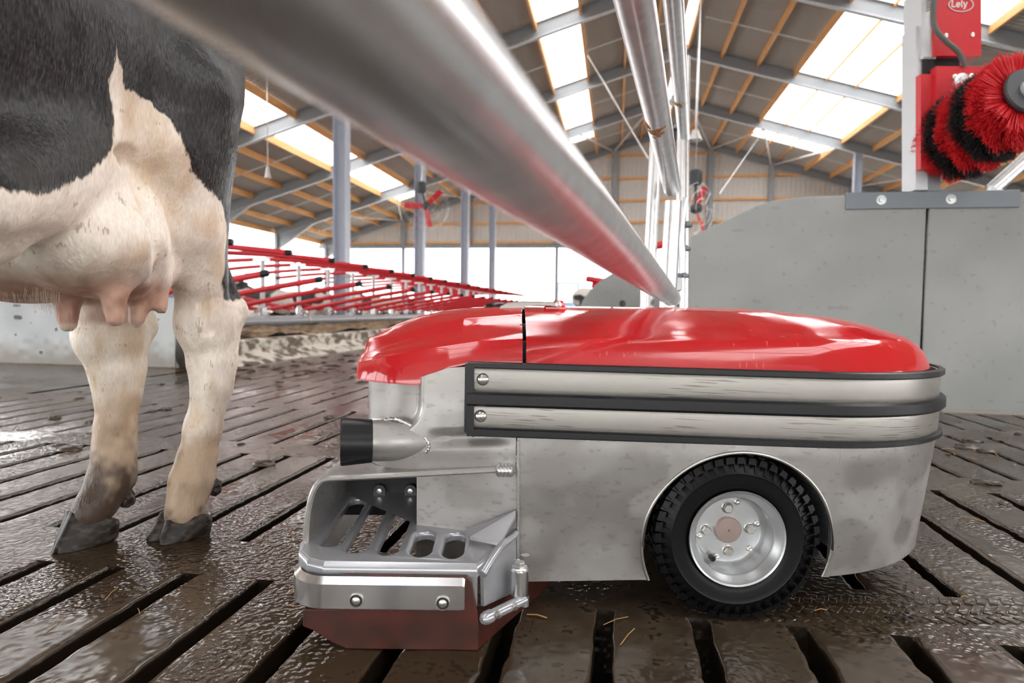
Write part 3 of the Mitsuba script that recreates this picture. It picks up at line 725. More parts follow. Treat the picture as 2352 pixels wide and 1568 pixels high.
# spray nozzle
n0, n1 = np.array([-0.10, 1.262, 0.352]), np.array([-0.262, 1.185, 0.3585])
nd = unit_ = (n1 - n0) / np.linalg.norm(n1 - n0)
ne = at(853, 1012, 1.204)
nd = np.array([-0.970, -0.240, 0.01]); nd /= np.linalg.norm(nd)
n0 = ne - nd * 0.16
obj('nozzle', M().tube(np.linspace(n0, ne + nd * 0.004, 8), 0.0395, 40), 'm_stainless', rob, smooth=40, frame='c')
obj('nozzle_sleeve', M().lathe([(0.0395, 0.0), (0.0415, 0.001), (0.0460, 0.056), (0.0450, 0.059), (0.036, 0.059), (0.035, 0.03), (0.0001, 0.03)], ne - nd * 0.002, nd, 40), 'm_rubber', rob, smooth=40, frame='c')
wl = [at(x, y, d) for x, y, d in ((876, 968, 1.215), (905, 962, 1.205), (940, 975, 1.20), (968, 995, 1.195), (984, 1018, 1.192), (982, 1034, 1.192), (960, 1052, 1.20), (920, 1066, 1.21))]
wl = bez(wl, 8); tt = np.linspace(0, 1, len(wl))
obj('weld', M().tube(wl, 0.0038 + 0.001 * np.sin(tt * 130), 8), 'm_alu', rob, smooth=60, frame='c')

# bull bar: plate over the scoop, bent down at the front
out = [at(x, y, 1.165)[[0, 2]] for x, y in ((1168, 1078), (1000, 1084), (850, 1089), (778, 1091))]
out += [at(x, y, 1.165)[[0, 2]] for x, y in ((752, 1092), (735, 1097), (722, 1110), (712, 1130), (705, 1155), (700, 1185), (697, 1225), (696, 1265))]
out = bez(out, 6); tt = np.gradient(out, axis=0); tt /= np.linalg.norm(tt, axis=1, keepdims=True); nn = np.column_stack([-tt[:, 1], tt[:, 0]])
TH_ = 0.011
prof = []
bb = np.interp(out[:, 0], [-0.34, 0.0], [1.160, 1.186])
bk = np.interp(out[:, 0], [-0.40, -0.34, 0.0], [1.47, 1.42, 1.24])
for o, fz, e in ((0.0, 0, 0.003), (TH_ * 0.3, 0, 0.0), (TH_ * 0.7, 0, 0.0), (TH_, 0, 0.003), (TH_, 1, 0), (0.0, 1, 0)):
    q = out + nn * o
    prof.append(np.column_stack([q[:, 0], np.where(fz, bk, bb) + e, q[:, 1]]))
v, f = gridvf(np.array(prof).transpose(1, 0, 2), cv=True)
m = M().add(v, f); k = len(prof)
m.add(v[:k], [[0, i + 1, i] for i in range(1, k - 1)])
obj('bull_bar', m, 'm_stainless', rob, smooth=40, frame='c')
p = at(1158, 1080, 1.186)
m = M()
for k in range(4): m.lathe([(0.0001, -0.006), (0.010, -0.005), (0.0135, 0), (0.010, 0.005), (0.0001, 0.006)], p + [-0.010 + 0.007 * k, 0, 0], (1, 0, 0.1), 16)
obj('weld', m, 'm_alu', rob, smooth=50, frame='c')
obj('scoop_back', M().box((-0.385, 1.42, 0.13), (-0.13, 1.43, 0.29)), 'm_black', rob, frame='c')
# scoop grille
outl = Polygon([(-0.395, 1.17), (-0.385, 1.130), (-0.362, 1.105), (-0.33, 1.097), (-0.056, 1.096), (-0.03, 1.118), (0.004, 1.185), (0.004, 1.25), (-0.16, 1.25), (-0.16, 1.43), (-0.395, 1.43)]).buffer(-0.008, quad_segs=6).buffer(0.008, quad_segs=6)
for ac, b0, b1 in ((-0.3365, 1.172, 1.372), (-0.283, 1.150, 1.378), (-0.224, 1.145, 1.384), (-0.163, 1.141, 1.200), (-0.104, 1.138, 1.198)):
    outl = outl.difference(LineString([(ac, b0), (ac, b1)]).buffer(0.0195, quad_segs=8))
pm = plate(outl, 0.017, 0.0085)
for _ in range(1): pass
v = np.array(pm.vertices)
drop = np.clip((1.135 - v[:, 1]) / 0.045, 0, 1)**2 * 0.014
v[:, 2] += 0.143 + 0.085 * (v[:, 1] - 1.15) - drop 
obj('scoop_grille', trimesh.Trimesh(v, pm.faces, process=False), 'm_castalu', rob, smooth=50, frame='c')
obj('scoop_lip', M().add(*gridvf(np.array([[(a, b + o, z) for a, b in [(-0.395, 1.40), (-0.395, 1.17), (-0.385, 1.132), (-0.362, 1.107), (-0.33, 1.099), (-0.056, 1.098)]] for o, z in ((0.0, 0.143), (0.0, 0.075), (0.004, 0.075), (0.004, 0.143))]), cu=True)), 'm_castalu', rob, frame='c')
for x, y in ((872, 1126), (943, 1126)):
    p = at(x, y, 1.405)
    lug = obj('lug', M().lathe([(0.013, 0.0), (0.013, 0.006), (0.0001, 0.006)], p + [0, 0.004, 0], (0, -1, 0), 18).box(p - [0.013, 0.003, 0.02], p + [0.013, -0.0, 0.0]).box((-0.33, 1.405, 0.172), (-0.13, 1.412, 0.180)) if x < 900 else
              M().lathe([(0.013, 0.0), (0.013, 0.006), (0.0001, 0.006)], p + [0, 0.004, 0], (0, -1, 0), 18).box(p - [0.013, 0.003, 0.02], p + [0.013, -0.0, 0.0]), 'm_darkgrey', rob, frame='c')
    obj('bolt', M().lathe([(0.006, 0.0), (0.006, 0.004), (0.0001, 0.005)], p - [0, 0.002, 0], (0, -1, 0), 6), 'm_bolt', lug, frame='c')
# angled end of the scoop with its rounded weld and gusset
e = [at(1110, 1312, 1.095), at(1150, 1262, 1.145), at(1186, 1226, 1.198), at(1186, 1358, 1.198), at(1140, 1378, 1.14), at(1112, 1392, 1.10)]
obj('scoop_end', trimesh.convex.convex_hull(np.vstack([np.array(e), np.array(e) + [-0.006, 0.003, 0]])), 'm_castalu', rob, frame='c')
q = bez([at(1108, 1318, 1.090), at(1125, 1290, 1.110), at(1150, 1255, 1.142), at(1178, 1232, 1.180), at(1185, 1224, 1.192)], 8)
obj('weld', M().tube(q, np.linspace(0.0085, 0.0065, len(q)), 12), 'm_castalu', rob, smooth=60, frame='c')
g = [at(1070, 1216, 1.20), at(1184, 1172, 1.19), at(1184, 1184, 1.182), at(1148, 1246, 1.15), at(1080, 1232, 1.17)]
obj('gusset', trimesh.convex.convex_hull(np.vstack([np.array(g), np.array(g) - [0, 0, 0.006]])), 'm_castalu', rob, frame='c')
# bumper
cx, cy, rb = -0.323, 1.143, 0.070
path = [(-0.081, 1.073)] + [(a, 1.073) for a in np.linspace(-0.10, cx, 8)] + [(cx - rb * math.sin(t), cy - rb * math.cos(t)) for t in np.linspace(0, math.pi / 2, 14)[1:]] + [(cx - rb, b) for b in np.linspace(1.20, 1.9, 6)]
path = np.array(path); tt = np.gradient(path, axis=0); tt /= np.linalg.norm(tt, axis=1, keepdims=True); ni = np.column_stack([tt[:, 1], -tt[:, 0]])
prof = []
for o, z in ((0.003, 0.076), (0.0, 0.079), (0.0, 0.1215), (0.011, 0.1310), (0.0115, 0.1315), (0.0115, 0.076)):
    prof.append(np.column_stack([path + ni * o, np.full(len(path), z)]))
v, f = gridvf(np.array(prof).transpose(1, 0, 2), cv=True)
m = M().add(v, f); k = len(prof); cap = v[:k].copy(); cap[:, 0] += 0.004; cap[:, 2] = 0.104 + (cap[:, 2] - 0.104) * 0.9
m.add(np.vstack([v[:k], cap]), [[i, (i + 1) % k, k + (i + 1) % k] for i in range(k)] + [[i, k + (i + 1) % k, k + i] for i in range(k)]); m.add(cap, [[0, i + 1, i] for i in range(1, k - 1)])
bump = obj('bumper', m, 'm_alu', rob, smooth=25, frame='c')
for x, y in ((818, 1379), (1017, 1385)):
    p = at(x, y, 1.0715)
    bo = obj('bolt', M().lathe([(0.0128, -0.001), (0.0128, 0.001), (0.0108, 0.0012), (0.0104, -0.001)][::-1], p, (0, -1, 0), 28), 'm_bolt', bump, smooth=30, frame='c')
    obj('bolt', M().lathe([(0.0074, 0.0), (0.0072, 0.002), (0.004, 0.0035), (0.0001, 0.0038)], p, (0, -1, 0), 12), 'm_bolt', bump, smooth=30, frame='c')
    obj('bolt_shade_disc', M().lathe([(0.0106, 0.0003), (0.0001, 0.0004)], p, (0, -1, 0), 24), 'm_black', bump, frame='c')  # flat black disc standing in for the shade around the sunk bolt
# rubber squeegee
rp = Polygon([(-0.30, 0.072), (-0.362, 0.072), (-0.362, 0.04), (-0.345, 0.034), (-0.31, 0.012), (-0.285, 0.001), (-0.052, 0.001), (-0.052, 0.05), (-0.066, 0.124), (-0.074, 0.1325), (-0.295, 0.1325), (-0.30, 0.12)]).buffer(-0.004).buffer(0.004)
pm = plate(rp, 0.010, 0.002); v = np.array(pm.vertices)
obj('squeegee', trimesh.Trimesh(np.column_stack([v[:, 0], 1.0945 - v[:, 2], v[:, 1]]), pm.faces, process=False), 'm_redrubber', rob, frame='c')
s0, s1 = np.array([-0.052, 1.090, 0.0]), at(1262, 1364, 1.345); s1[2] = 0.0
dd = s1 - s0
def qd(t, z): return s0 + dd * t + [0, 0, z]
q = np.array([qd(0, 0.002), qd(1, 0.004), qd(1, 0.060), qd(0.55, 0.072), qd(0.06, 0.062), qd(0, 0.050)])
nrm = np.cross(dd, [0, 0, 1]); nrm /= np.linalg.norm(nrm)
obj('squeegee', trimesh.convex.convex_hull(np.vstack([q, q - nrm * 0.009])), 'm_redrubber', rob, frame='c')
# pivot
pc = at(1193, 1332, 1.15)
pv = obj('pivot', M().lathe([(0.0001, -0.028), (0.0145, -0.028), (0.0168, -0.025), (0.0168, 0.020), (0.0150, 0.023), (0.0145, 0.026), (0.0110, 0.027), (0.0001, 0.027)], pc, (0, 0, 1), 28), 'm_alu', rob, smooth=30, frame='c')
obj('nut', M().lathe([(0.0105, 0.026), (0.0105, 0.034), (0.0085, 0.0355), (0.0001, 0.0355)], pc, (0, 0, 1), 6), 'm_bolt', pv, frame='c')
obj('pin', M().lathe([(0.0085, -0.048), (0.0085, -0.028)], pc + [0.010, 0, 0], (0, 0, 1), 16).lathe([(0.0085, -0.048), (0.0001, -0.048)], pc + [0.010, 0, 0], (0, 0, -1), 16), 'm_bolt', pv, frame='c')
r0_, r1_ = at(1205, 1375, 1.15), at(1118, 1418, 1.09)
rd = (r1_ - r0_); rl = np.linalg.norm(rd); rd /= rl
ro = obj('rod', M().lathe([(0.0001, 0.0), (0.0098, 0.001), (0.0098, rl - 0.012), (0.0116, rl - 0.010), (0.0116, rl + 0.002), (0.010, rl + 0.008), (0.006, rl + 0.012), (0.0001, rl + 0.0125)], r0_, rd, 20), 'm_castalu', rob, smooth=40, frame='c')
for x, y, d in ((1182, 1391, 1.122), (1144, 1410, 1.092)):
    obj('bolt', M().lathe([(0.0055, -0.004), (0.0055, 0.006), (0.0001, 0.0065)], at(x, y, d), (0.4, -1, -0.5), 10), 'm_bolt', ro, frame='c')

# wheel
wc = np.array([0.4415, 0.0, 0.1635])
def wheel(b0, sgn):
    c = np.array([wc[0], b0, wc[2]]); ax = np.array([0, sgn, 0.0])
    R = 0.1600
    ty = M().lathe([(0.094, 0.004), (0.099, 0.0), (0.108, -0.0015), (0.120, -0.003), (0.1255, -0.0035), (0.128, -0.0045), (0.1305, -0.0030), (0.142, 0.002), (0.150, 0.010), (0.155, 0.022), (0.156, 0.05), (0.156, 0.07), (0.155, 0.098), (0.150, 0.11), (0.13, 0.122), (0.10, 0.122), (0.094, 0.118), (0.094, 0.004)], c, ax, 72)
    t = obj('tyre', ty, 'm_tyre', rob, smooth=40, frame='c')
    tr = M(); nk = 44
    for k in range(nk):
        for j, (yb, dy, ra, tw) in enumerate(((0.010, 0.024, 0.0, 0.5), (0.038, 0.028, 0.5, -0.6), (0.066, 0.028, 0.0, 0.6), (0.094, 0.024, 0.5, -0.5))):
            a = (k + ra) * 2 * np.pi / nk
            er = np.array([math.cos(a), 0, math.sin(a)]); et = np.array([-math.sin(a), 0, math.cos(a)])
            v, f = boxvf((0, -0.0075, -dy / 2), (1, 0.0075, dy / 2), 0.0)
            sh = v[:, 2] * tw * 0.4
            r = np.where(v[:, 0] > 0.5, R + (0.002 if j in (1, 2) else 0.0), 0.148 if j in (0, 3) else 0.152)
            yy = yb + v[:, 2] + np.where((v[:, 0] < 0.5) & (j == 0), -0.004, 0)
            tt = v[:, 1] * np.where(v[:, 0] > 0.5, 0.8, 1.1) + sh
            tr.add(c + er * r[:, None] + et * tt[:, None] + ax * yy[:, None], f)
        a = (k + 0.25) * 2 * np.pi / nk                                            # shoulder lugs on the outer wall
        er = np.array([math.cos(a), 0, math.sin(a)]); et = np.array([-math.sin(a), 0, math.cos(a)])
        v = []
        for r_, w_, o_ in ((0.1315, 0.0035, -0.0045), (0.1315, 0.0035, 0.004), (0.158, 0.0068, 0.006), (0.158, 0.0068, 0.020)):
            v += [c + er * r_ - et * w_ + ax * o_, c + er * r_ + et * w_ + ax * o_]
        h = trimesh.convex.convex_hull(np.array(v)); tr.tm(h)
    obj('tread', tr, 'm_tyre', t, frame='c')
    rim = M().lathe([(0.0915, -0.001), (0.0945, -0.004), (0.0935, -0.006), (0.090, -0.0045), (0.086, 0.004), (0.079, 0.010), (0.076, 0.016), (0.0745, 0.040), (0.0725, 0.046), (0.069, 0.052), (0.0665, 0.054), (0.062, 0.0545), (0.0001, 0.055)], c, ax, 72)
    rm = obj('rim', rim, 'm_rim', rob, smooth=30, frame='c')
    obj('hub_cap', M().lathe([(0.0262, 0.055), (0.0262, 0.0475), (0.0252, 0.0465), (0.0022, 0.0462), (0.0020, 0.050), (0.0001, 0.050)], c, ax, 40), 'm_brass', rm, smooth=30, frame='c')
    obj('hub_ring', M().lathe([(0.0715, 0.053), (0.0700, 0.0515), (0.0690, 0.053)], c, ax, 60), 'm_alu', rm, smooth=30, frame='c')
    for k in range(4):
        a = k * math.pi / 2 + 0.04
        p = c + np.array([math.cos(a), 0, math.sin(a)]) * 0.0445 + ax * 0.055
        obj('wheel_bolt', M().lathe([(0.0118, 0.0), (0.0118, -0.002), (0.0100, -0.003)], p, ax, 18).lathe([(0.0098, -0.002), (0.0098, -0.0095), (0.0080, -0.0115), (0.0001, -0.0115)], p, ax, 6), 'm_bolt', rm, frame='c')
    for a in (1.30, 0.22, -0.72, -1.95, -2.92):
        p = c + np.array([math.cos(a), 0, math.sin(a)]) * 0.0595 + ax * 0.054
        obj('stud', M().lathe([(0.0060, 0.0), (0.0060, -0.006), (0.0036, -0.007), (0.0036, -0.012), (0.0001, -0.013)], p, ax, 10), 'm_bolt', rm, frame='c')
    p = c + np.array([math.cos(-2.15), 0, math.sin(-2.15)]) * 0.064 + ax * 0.045
    obj('valve', M().tube([p, p - ax * 0.014], 0.0055, 12), 'm_rubber', rm, frame='c')
wheel(1.206, 1.0)
wheel(2.034, -1.0)

# ================================================================== the cow
def surface_nets(F, o, h):
    """The zero surface of a sampled distance field, quads as triangles, facing outwards (F < 0 inside)."""
    S = F < 0
    n = np.array(F.shape)
    cnt = np.zeros(n - 1, np.int8)
    for c in np.ndindex(2, 2, 2): cnt += S[c[0]:n[0] - 1 + c[0], c[1]:n[1] - 1 + c[1], c[2]:n[2] - 1 + c[2]]
    cell = np.argwhere((cnt > 0) & (cnt < 8))
    vid = np.full(n - 1, -1, np.int64); vid[tuple(cell.T)] = np.arange(len(cell))
    acc, num = np.zeros((len(cell), 3)), np.zeros((len(cell), 1))
    cs = list(np.ndindex(2, 2, 2))
    vals = {c: F[cell[:, 0] + c[0], cell[:, 1] + c[1], cell[:, 2] + c[2]] for c in cs}
    for a in cs:
        for ax in range(3):
            if a[ax] == 0:
                b = list(a); b[ax] = 1; b = tuple(b)
                fa, fb = vals[a], vals[b]; k = (fa < 0) != (fb < 0)
                t = np.where(k, fa / np.where(k, fa - fb, 1), 0)
                p = np.array(a, float) + t[:, None] * (np.array(b) - np.array(a))
                acc += p * k[:, None]; num += k[:, None]
    V = o + h * (cell + acc / num)
    faces = []
    for ax in range(3):
        u, w = [k for k in range(3) if k != ax]
        sl0, sl1 = [slice(None)] * 3, [slice(None)] * 3
        sl0[ax], sl1[ax] = slice(0, -1), slice(1, None)
        A, B = S[tuple(sl0)], S[tuple(sl1)]
        e = np.argwhere(A != B); e = e[(e[:, u] > 0) & (e[:, w] > 0) & (e[:, u] < n[u] - 1) & (e[:, w] < n[w] - 1)]
        ins = A[tuple(e.T)]
        q = []
        for du, dw in ((1, 1), (0, 1), (0, 0), (1, 0)):
            k = e.copy(); k[:, u] -= du; k[:, w] -= dw; q.append(vid[tuple(k.T)])
        q = np.stack(q, 1)
        if ax == 1: ins = ~ins
        q[~ins] = q[~ins][:, ::-1]
        faces += [q[:, [0, 1, 2]], q[:, [0, 2, 3]]]
    return V, np.vstack(faces)

class Field:
    def __init__(self, lo, hi, h):
        self.o, self.h = np.array(lo, float), h
        self.n = np.ceil((np.array(hi) - lo) / h).astype(int)
        self.F = np.full(self.n, 0.25, np.float32)
    def _block(self, lo, hi):
        i = np.clip(np.floor((np.array(lo) - self.o) / self.h).astype(int), 0, self.n); j = np.clip(np.ceil((np.array(hi) - self.o) / self.h).astype(int) + 1, 0, self.n)
        ax = [(self.o[k] + self.h * np.arange(i[k], j[k])).astype(np.float32) for k in range(3)]
        return tuple(slice(a, b) for a, b in zip(i, j)), np.meshgrid(*ax, indexing='ij')
    def _mix(self, sl, d, k, sub=False):
        F = self.F[sl]
        if sub:
            hh = np.clip(0.5 - 0.5 * (F + d) / k, 0, 1); self.F[sl] = F * (1 - hh) - d * hh + k * hh * (1 - hh)
        else:
            hh = np.clip(0.5 + 0.5 * (F - d) / k, 0, 1); self.F[sl] = F * (1 - hh) + d * hh - k * hh * (1 - hh)
    def cap(self, p, q, r0, r1, k=0.03, sub=False):
        p, q = np.asarray(p, float), np.asarray(q, float); R = max(r0, r1) + k + 0.03
        sl, (X, Y, Z) = self._block(np.minimum(p, q) - R, np.maximum(p, q) + R)
        if X.size == 0: return
        d = q - p; L2 = d @ d
        t = np.clip(((X - p[0]) * d[0] + (Y - p[1]) * d[1] + (Z - p[2]) * d[2]) / L2, 0, 1)
        D = np.sqrt((X - p[0] - t * d[0])**2 + (Y - p[1] - t * d[1])**2 + (Z - p[2] - t * d[2])**2) - (r0 + (r1 - r0) * t)
        self._mix(sl, D, k, sub)
    def chain(self, pts, rs, k=0.03):
        for a in range(len(pts) - 1): self.cap(pts[a], pts[a + 1], rs[a], rs[a + 1], k)
    def ell(self, c, ax, r, k=0.05, sub=False):
        """Ellipsoid: centre, three axis directions, three radii."""
        c = np.asarray(c, float); A = np.array([unit_v(a) for a in ax]); r = np.asarray(r, float)
        ext = np.sqrt(((A * r[:, None])**2).sum(0)) + k + 0.02
        sl, (X, Y, Z) = self._block(c - ext, c + ext)
        if X.size == 0: return
        U = [((X - c[0]) * A[i, 0] + (Y - c[1]) * A[i, 1] + (Z - c[2]) * A[i, 2]) / r[i] for i in range(3)]
        k0 = np.sqrt(U[0]**2 + U[1]**2 + U[2]**2); k1 = np.sqrt((U[0] / r[0])**2 + (U[1] / r[1])**2 + (U[2] / r[2])**2) + 1e-6
        self._mix(sl, k0 * (k0 - 1) / k1, k, sub)
def unit_v(v): return np.asarray(v, float) / np.linalg.norm(v)

HD = unit_v((-0.26, -0.966, 0)); LF = unit_v((0.966, -0.26, 0)); ZZ = np.array([0, 0, 1.0])
PEL = np.array([-0.985, 1.70, 0.0])
def cp(t, v, z): return PEL + HD * t + LF * v + ZZ * z
fld = Field((-2.1, -1.0, 0.0), (-0.5, 2.2, 1.62), 0.0080)
AX3 = (HD, LF, ZZ)
# trunk
fld.ell(cp(0.02, -0.01, 1.17), AX3, (0.24, 0.185, 0.27), 0.08)
fld.ell(cp(0.86, 0, 1.10), AX3, (0.72, 0.335, 0.345), 0.10)
fld.ell(cp(0.42, 0.03, 1.16), AX3, (0.40, 0.27, 0.28), 0.10)
fld.cap(cp(-0.05, 0, 1.33), cp(1.2, 0, 1.34), 0.10, 0.12, 0.08)
for s in (-1, 1):
    fld.ell(cp(0.22, 0.20 * s, 1.33), AX3, (0.08, 0.06, 0.06), 0.08)
    fld.ell(cp(-0.14, 0.075 * s, 1.26), AX3, (0.07, 0.05, 0.07), 0.08)
fld.cap(cp(-0.18, 0, 1.38), cp(-0.27, 0, 1.36), 0.05, 0.032, 0.05)
fld.chain([cp(-0.27, 0, 1.36), cp(-0.31, 0, 1.20), cp(-0.31, -0.02, 0.85), cp(-0.31, -0.03, 0.62)], [0.030, 0.024, 0.019, 0.016], 0.02)
fld.ell(cp(-0.31, -0.03, 0.54), AX3, (0.035, 0.035, 0.10), 0.03)
fld.ell(cp(1.40, 0, 1.02), AX3, (0.34, 0.26, 0.34), 0.12)
fld.cap(cp(1.45, 0, 1.16), cp(1.92, 0, 1.28), 0.19, 0.125, 0.10)
fld.cap(cp(1.96, 0, 1.32), cp(2.12, 0, 1.24), 0.110, 0.098, 0.06); fld.cap(cp(2.12, 0, 1.24), cp(2.32, 0, 1.06), 0.092, 0.066, 0.05)
for s in (-1, 1):
    fld.cap(cp(1.96, 0.09 * s, 1.35), cp(1.93, 0.23 * s, 1.32), 0.033, 0.028, 0.03)
    fld.chain([cp(1.38, 0.17 * s, 1.02), cp(1.29, 0.19 * s, 0.76), cp(1.37, 0.16 * s, 0.42), cp(1.36, 0.16 * s, 0.36), cp(1.38, 0.16 * s, 0.13), cp(1.43, 0.16 * s, 0.055)], [0.14, 0.085, 0.058, 0.05, 0.046, 0.050], 0.05)
# hind legs from the picture's joints
def leg(J):
    """J: name -> (x, y, depth, radius)."""
    return {k: (at(v[0], v[1], v[2]), v[3]) for k, v in J.items()}
NL = leg(dict(thigh=(415, 235, 1.58, 0.118), thigh2=(432, 340, 1.60, 0.088), stifle=(366, 325, 1.50, 0.085), gask=(428, 520, 1.60, 0.064), gask2=(455, 620, 1.66, 0.060), tend=(497, 585, 1.73, 0.020),
              hockp=(531, 716, 1.775, 0.036), hock=(474, 742, 1.70, 0.066), hockb=(488, 830, 1.71, 0.056), can1=(487, 885, 1.70, 0.048), can2=(464, 985, 1.68, 0.0415), can3=(452, 1050, 1.67, 0.043),
              fet=(440, 1104, 1.655, 0.051), past=(428, 1156, 1.640, 0.042), cor=(420, 1180, 1.628, 0.043)))
FL = leg(dict(thigh=(300, 240, 1.66, 0.12), stifle=(230, 470, 1.60, 0.085), gask=(232, 600, 1.64, 0.075), gask2=(250, 680, 1.66, 0.068), tend=(318, 640, 1.74, 0.022),
              hockp=(322, 748, 1.735, 0.036), hock=(252, 772, 1.655, 0.072), hockb=(270, 850, 1.66, 0.060), can1=(270, 900, 1.655, 0.051), can2=(262, 990, 1.64, 0.044), can3=(262, 1040, 1.63, 0.047),
              fet=(256, 1096, 1.62, 0.052), past=(224, 1154, 1.59, 0.043), cor=(204, 1184, 1.575, 0.044)))
for L in (NL, FL):
    P_ = {k: v[0] for k, v in L.items()}; R_ = {k: v[1] for k, v in L.items()}
    def ch(names, k): fld.chain([P_[n] for n in names], [R_[n] for n in names], k)
    ch(('thigh', 'stifle'), 0.08)
    if L is NL: ch(('thigh', 'thigh2', 'gask'), 0.07); ch(('thigh2', 'tend'), 0.05)
    ch(('stifle', 'gask', 'gask2', 'hock', 'hockb'), 0.05)
    ch(('tend', 'hockp', 'hockb'), 0.018); ch(('hock', 'hockp'), 0.03)
    ch(('hockb', 'can1', 'can2', 'can3', 'fet', 'past', 'cor'), 0.025)
    d = unit_v(P_['can2'] - P_['can1'])
    back = unit_v((0.5, 0.86, 0))
    fld.chain([P_['hockb'] + back * 0.022, P_['can1'] + back * 0.026, P_['can2'] + back * 0.028, P_['fet'] + back * 0.022], [0.026, 0.022, 0.021, 0.030], 0.02)
fld.ell(at(452, 225, 1.66), AX3, (0.13, 0.066, 0.26), 0.06)                 # outer thigh and buttock
fld.ell(at(418, 110, 1.60), AX3, (0.20, 0.062, 0.17), 0.07)
fld.ell(at(420, 395, 1.58), (unit_v(at(452, 520, 1.62) - at(390, 280, 1.52)), LF, np.cross(LF, unit_v(at(452, 520, 1.62) - at(390, 280, 1.52)))), (0.22, 0.062, 0.092), 0.05)
# flank fold and belly
fld.chain([at(285, 235, 1.50), at(225, 350, 1.40), at(140, 430, 1.28), at(60, 462, 1.16), at(-60, 470, 1.0)], [0.05, 0.035, 0.030, 0.035, 0.05], 0.08)
fld.chain([at(215, 270, 1.40), at(160, 335, 1.31), at(80, 375, 1.20), at(-80, 385, 1.0)], [0.045, 0.045, 0.045, 0.045], 0.13)
fld.chain([at(-120, 590, 1.02), at(-25, 545, 1.12), at(22, 505, 1.18), at(30, 480, 1.2)], [0.045, 0.030, 0.020, 0.012], 0.06)
# udder
fld.ell(at(188, 480, 1.385), AX3, (0.16, 0.135, 0.165), 0.028)
fld.ell(at(208, 556, 1.365), AX3, (0.15, 0.142, 0.118), 0.028)
fld.ell(at(276, 556, 1.43), AX3, (0.11, 0.088, 0.135), 0.028)
fld.ell(at(120, 580, 1.44), AX3, (0.17, 0.13, 0.092), 0.05)
fld.ell(at(30, 600, 1.42), AX3, (0.19, 0.15, 0.085), 0.07)
fld.ell(at(320, 618, 1.52), AX3, (0.09, 0.075, 0.07), 0.03)
TEATS = [((153, 665, 1.39), (157, 744, 1.38), 0.032, 0.0185), ((262, 655, 1.345), (263, 732, 1.335), 0.032, 0.0180), ((330, 655, 1.49), (314, 736, 1.475), 0.031, 0.0160), ((366, 640, 1.51), (371, 708, 1.505), 0.024, 0.0140)]
for p, q, r0, r1 in TEATS: fld.cap(at(*p), at(*q), r0, r1, 0.022)
def groove(pts, r, k):
    for a, b in zip(pts[:-1], pts[1:]): fld.cap(at(*a[:3]), at(*b[:3]), r, r, k, sub=True)
groove([(236, 346, 1.30), (262, 352, 1.335), (290, 372, 1.362), (312, 400, 1.380), (330, 432, 1.388), (346, 475, 1.382), (356, 520, 1.382), (367, 570, 1.388), (378, 620, 1.42), (387, 665, 1.47)], 0.013, 0.030)
groove([(330, 628, 1.41), (300, 668, 1.40), (292, 690, 1.41)], 0.008, 0.03)
V, Fc = surface_nets(fld.F, fld.o, fld.h)
cm = trimesh.Trimesh(V, Fc, process=False)
cm = max(cm.split(only_watertight=False), key=lambda k: len(k.faces))
import scipy.sparse as sps
def relax(mesh, it, lam=0.5, nu=0.51):
    e = np.vstack([mesh.edges_unique, mesh.edges_unique[:, ::-1]]); n = len(mesh.vertices)
    A = sps.csr_matrix((np.ones(len(e)), (e[:, 0], e[:, 1])), (n, n)); A = sps.diags(1 / np.maximum(np.asarray(A.sum(1)).ravel(), 1)) @ A
    v = np.array(mesh.vertices)
    for _ in range(it):
        v = v + lam * (A @ v - v); v = v - nu * (A @ v - v)
    mesh.vertices = v
relax(cm, 10)
# veins, crease lines and soft relief pushed along the normals
def stroke(pts, w):
    pts = bez([at(*p) for p in pts], 8)
    return pts, w
VEINS = [(stroke([(205, 428, 1.276), (232, 436, 1.30), (262, 440, 1.325), (278, 458, 1.333), (298, 470, 1.348)], 0.006), 0.0045),
         (stroke([(298, 470, 1.348), (308, 505, 1.347), (320, 530, 1.348), (342, 536, 1.37)], 0.006), 0.004),
         (stroke([(268, 590, 1.311), (290, 588, 1.325), (315, 582, 1.345), (338, 590, 1.37)], 0.006), 0.006),
         (stroke([(170, 452, 1.236), (187, 470, 1.255), (178, 520, 1.262), (150, 540, 1.25)], 0.016), 0.007),
         (stroke([(262, 338, 1.345), (300, 362, 1.375), (326, 398, 1.395), (345, 440, 1.40), (358, 490, 1.40)], 0.010), 0.007),
         (stroke([(480, 640, 1.606), (470, 700, 1.623), (480, 760, 1.631)], 0.012), -0.008),
         (stroke([(505, 640, 1.62), (512, 700, 1.64), (505, 770, 1.66)], 0.012), -0.006),
         (stroke([(450, 800, 1.62), (462, 900, 1.62), (448, 1000, 1.62)], 0.012), 0.004)]
from scipy.spatial import cKDTree
Vn = np.array(cm.vertices); nm = np.array(cm.vertex_normals)
disp = np.zeros(len(Vn))
for (pts, w), amp in VEINS:
    d, _ = cKDTree(np.vstack([np.linspace(pts[k], pts[k + 1], 4) for k in range(len(pts) - 1)])).query(Vn, distance_upper_bound=4 * w)
    disp += amp * np.exp(-np.minimum(d / w, 9)**2)
disp += 0.005 * (meshkit.fbm(Vn * 9, 3) - 0.5) + 0.003 * (meshkit.fbm(Vn * 26 + 5, 2) - 0.5)
Vn += nm * disp[:, None]
cm.vertices = Vn
# patches: where the black coat lies, by place on the body
tv = np.column_stack([(Vn - PEL) @ HD, (Vn - PEL) @ LF, Vn[:, 2]])
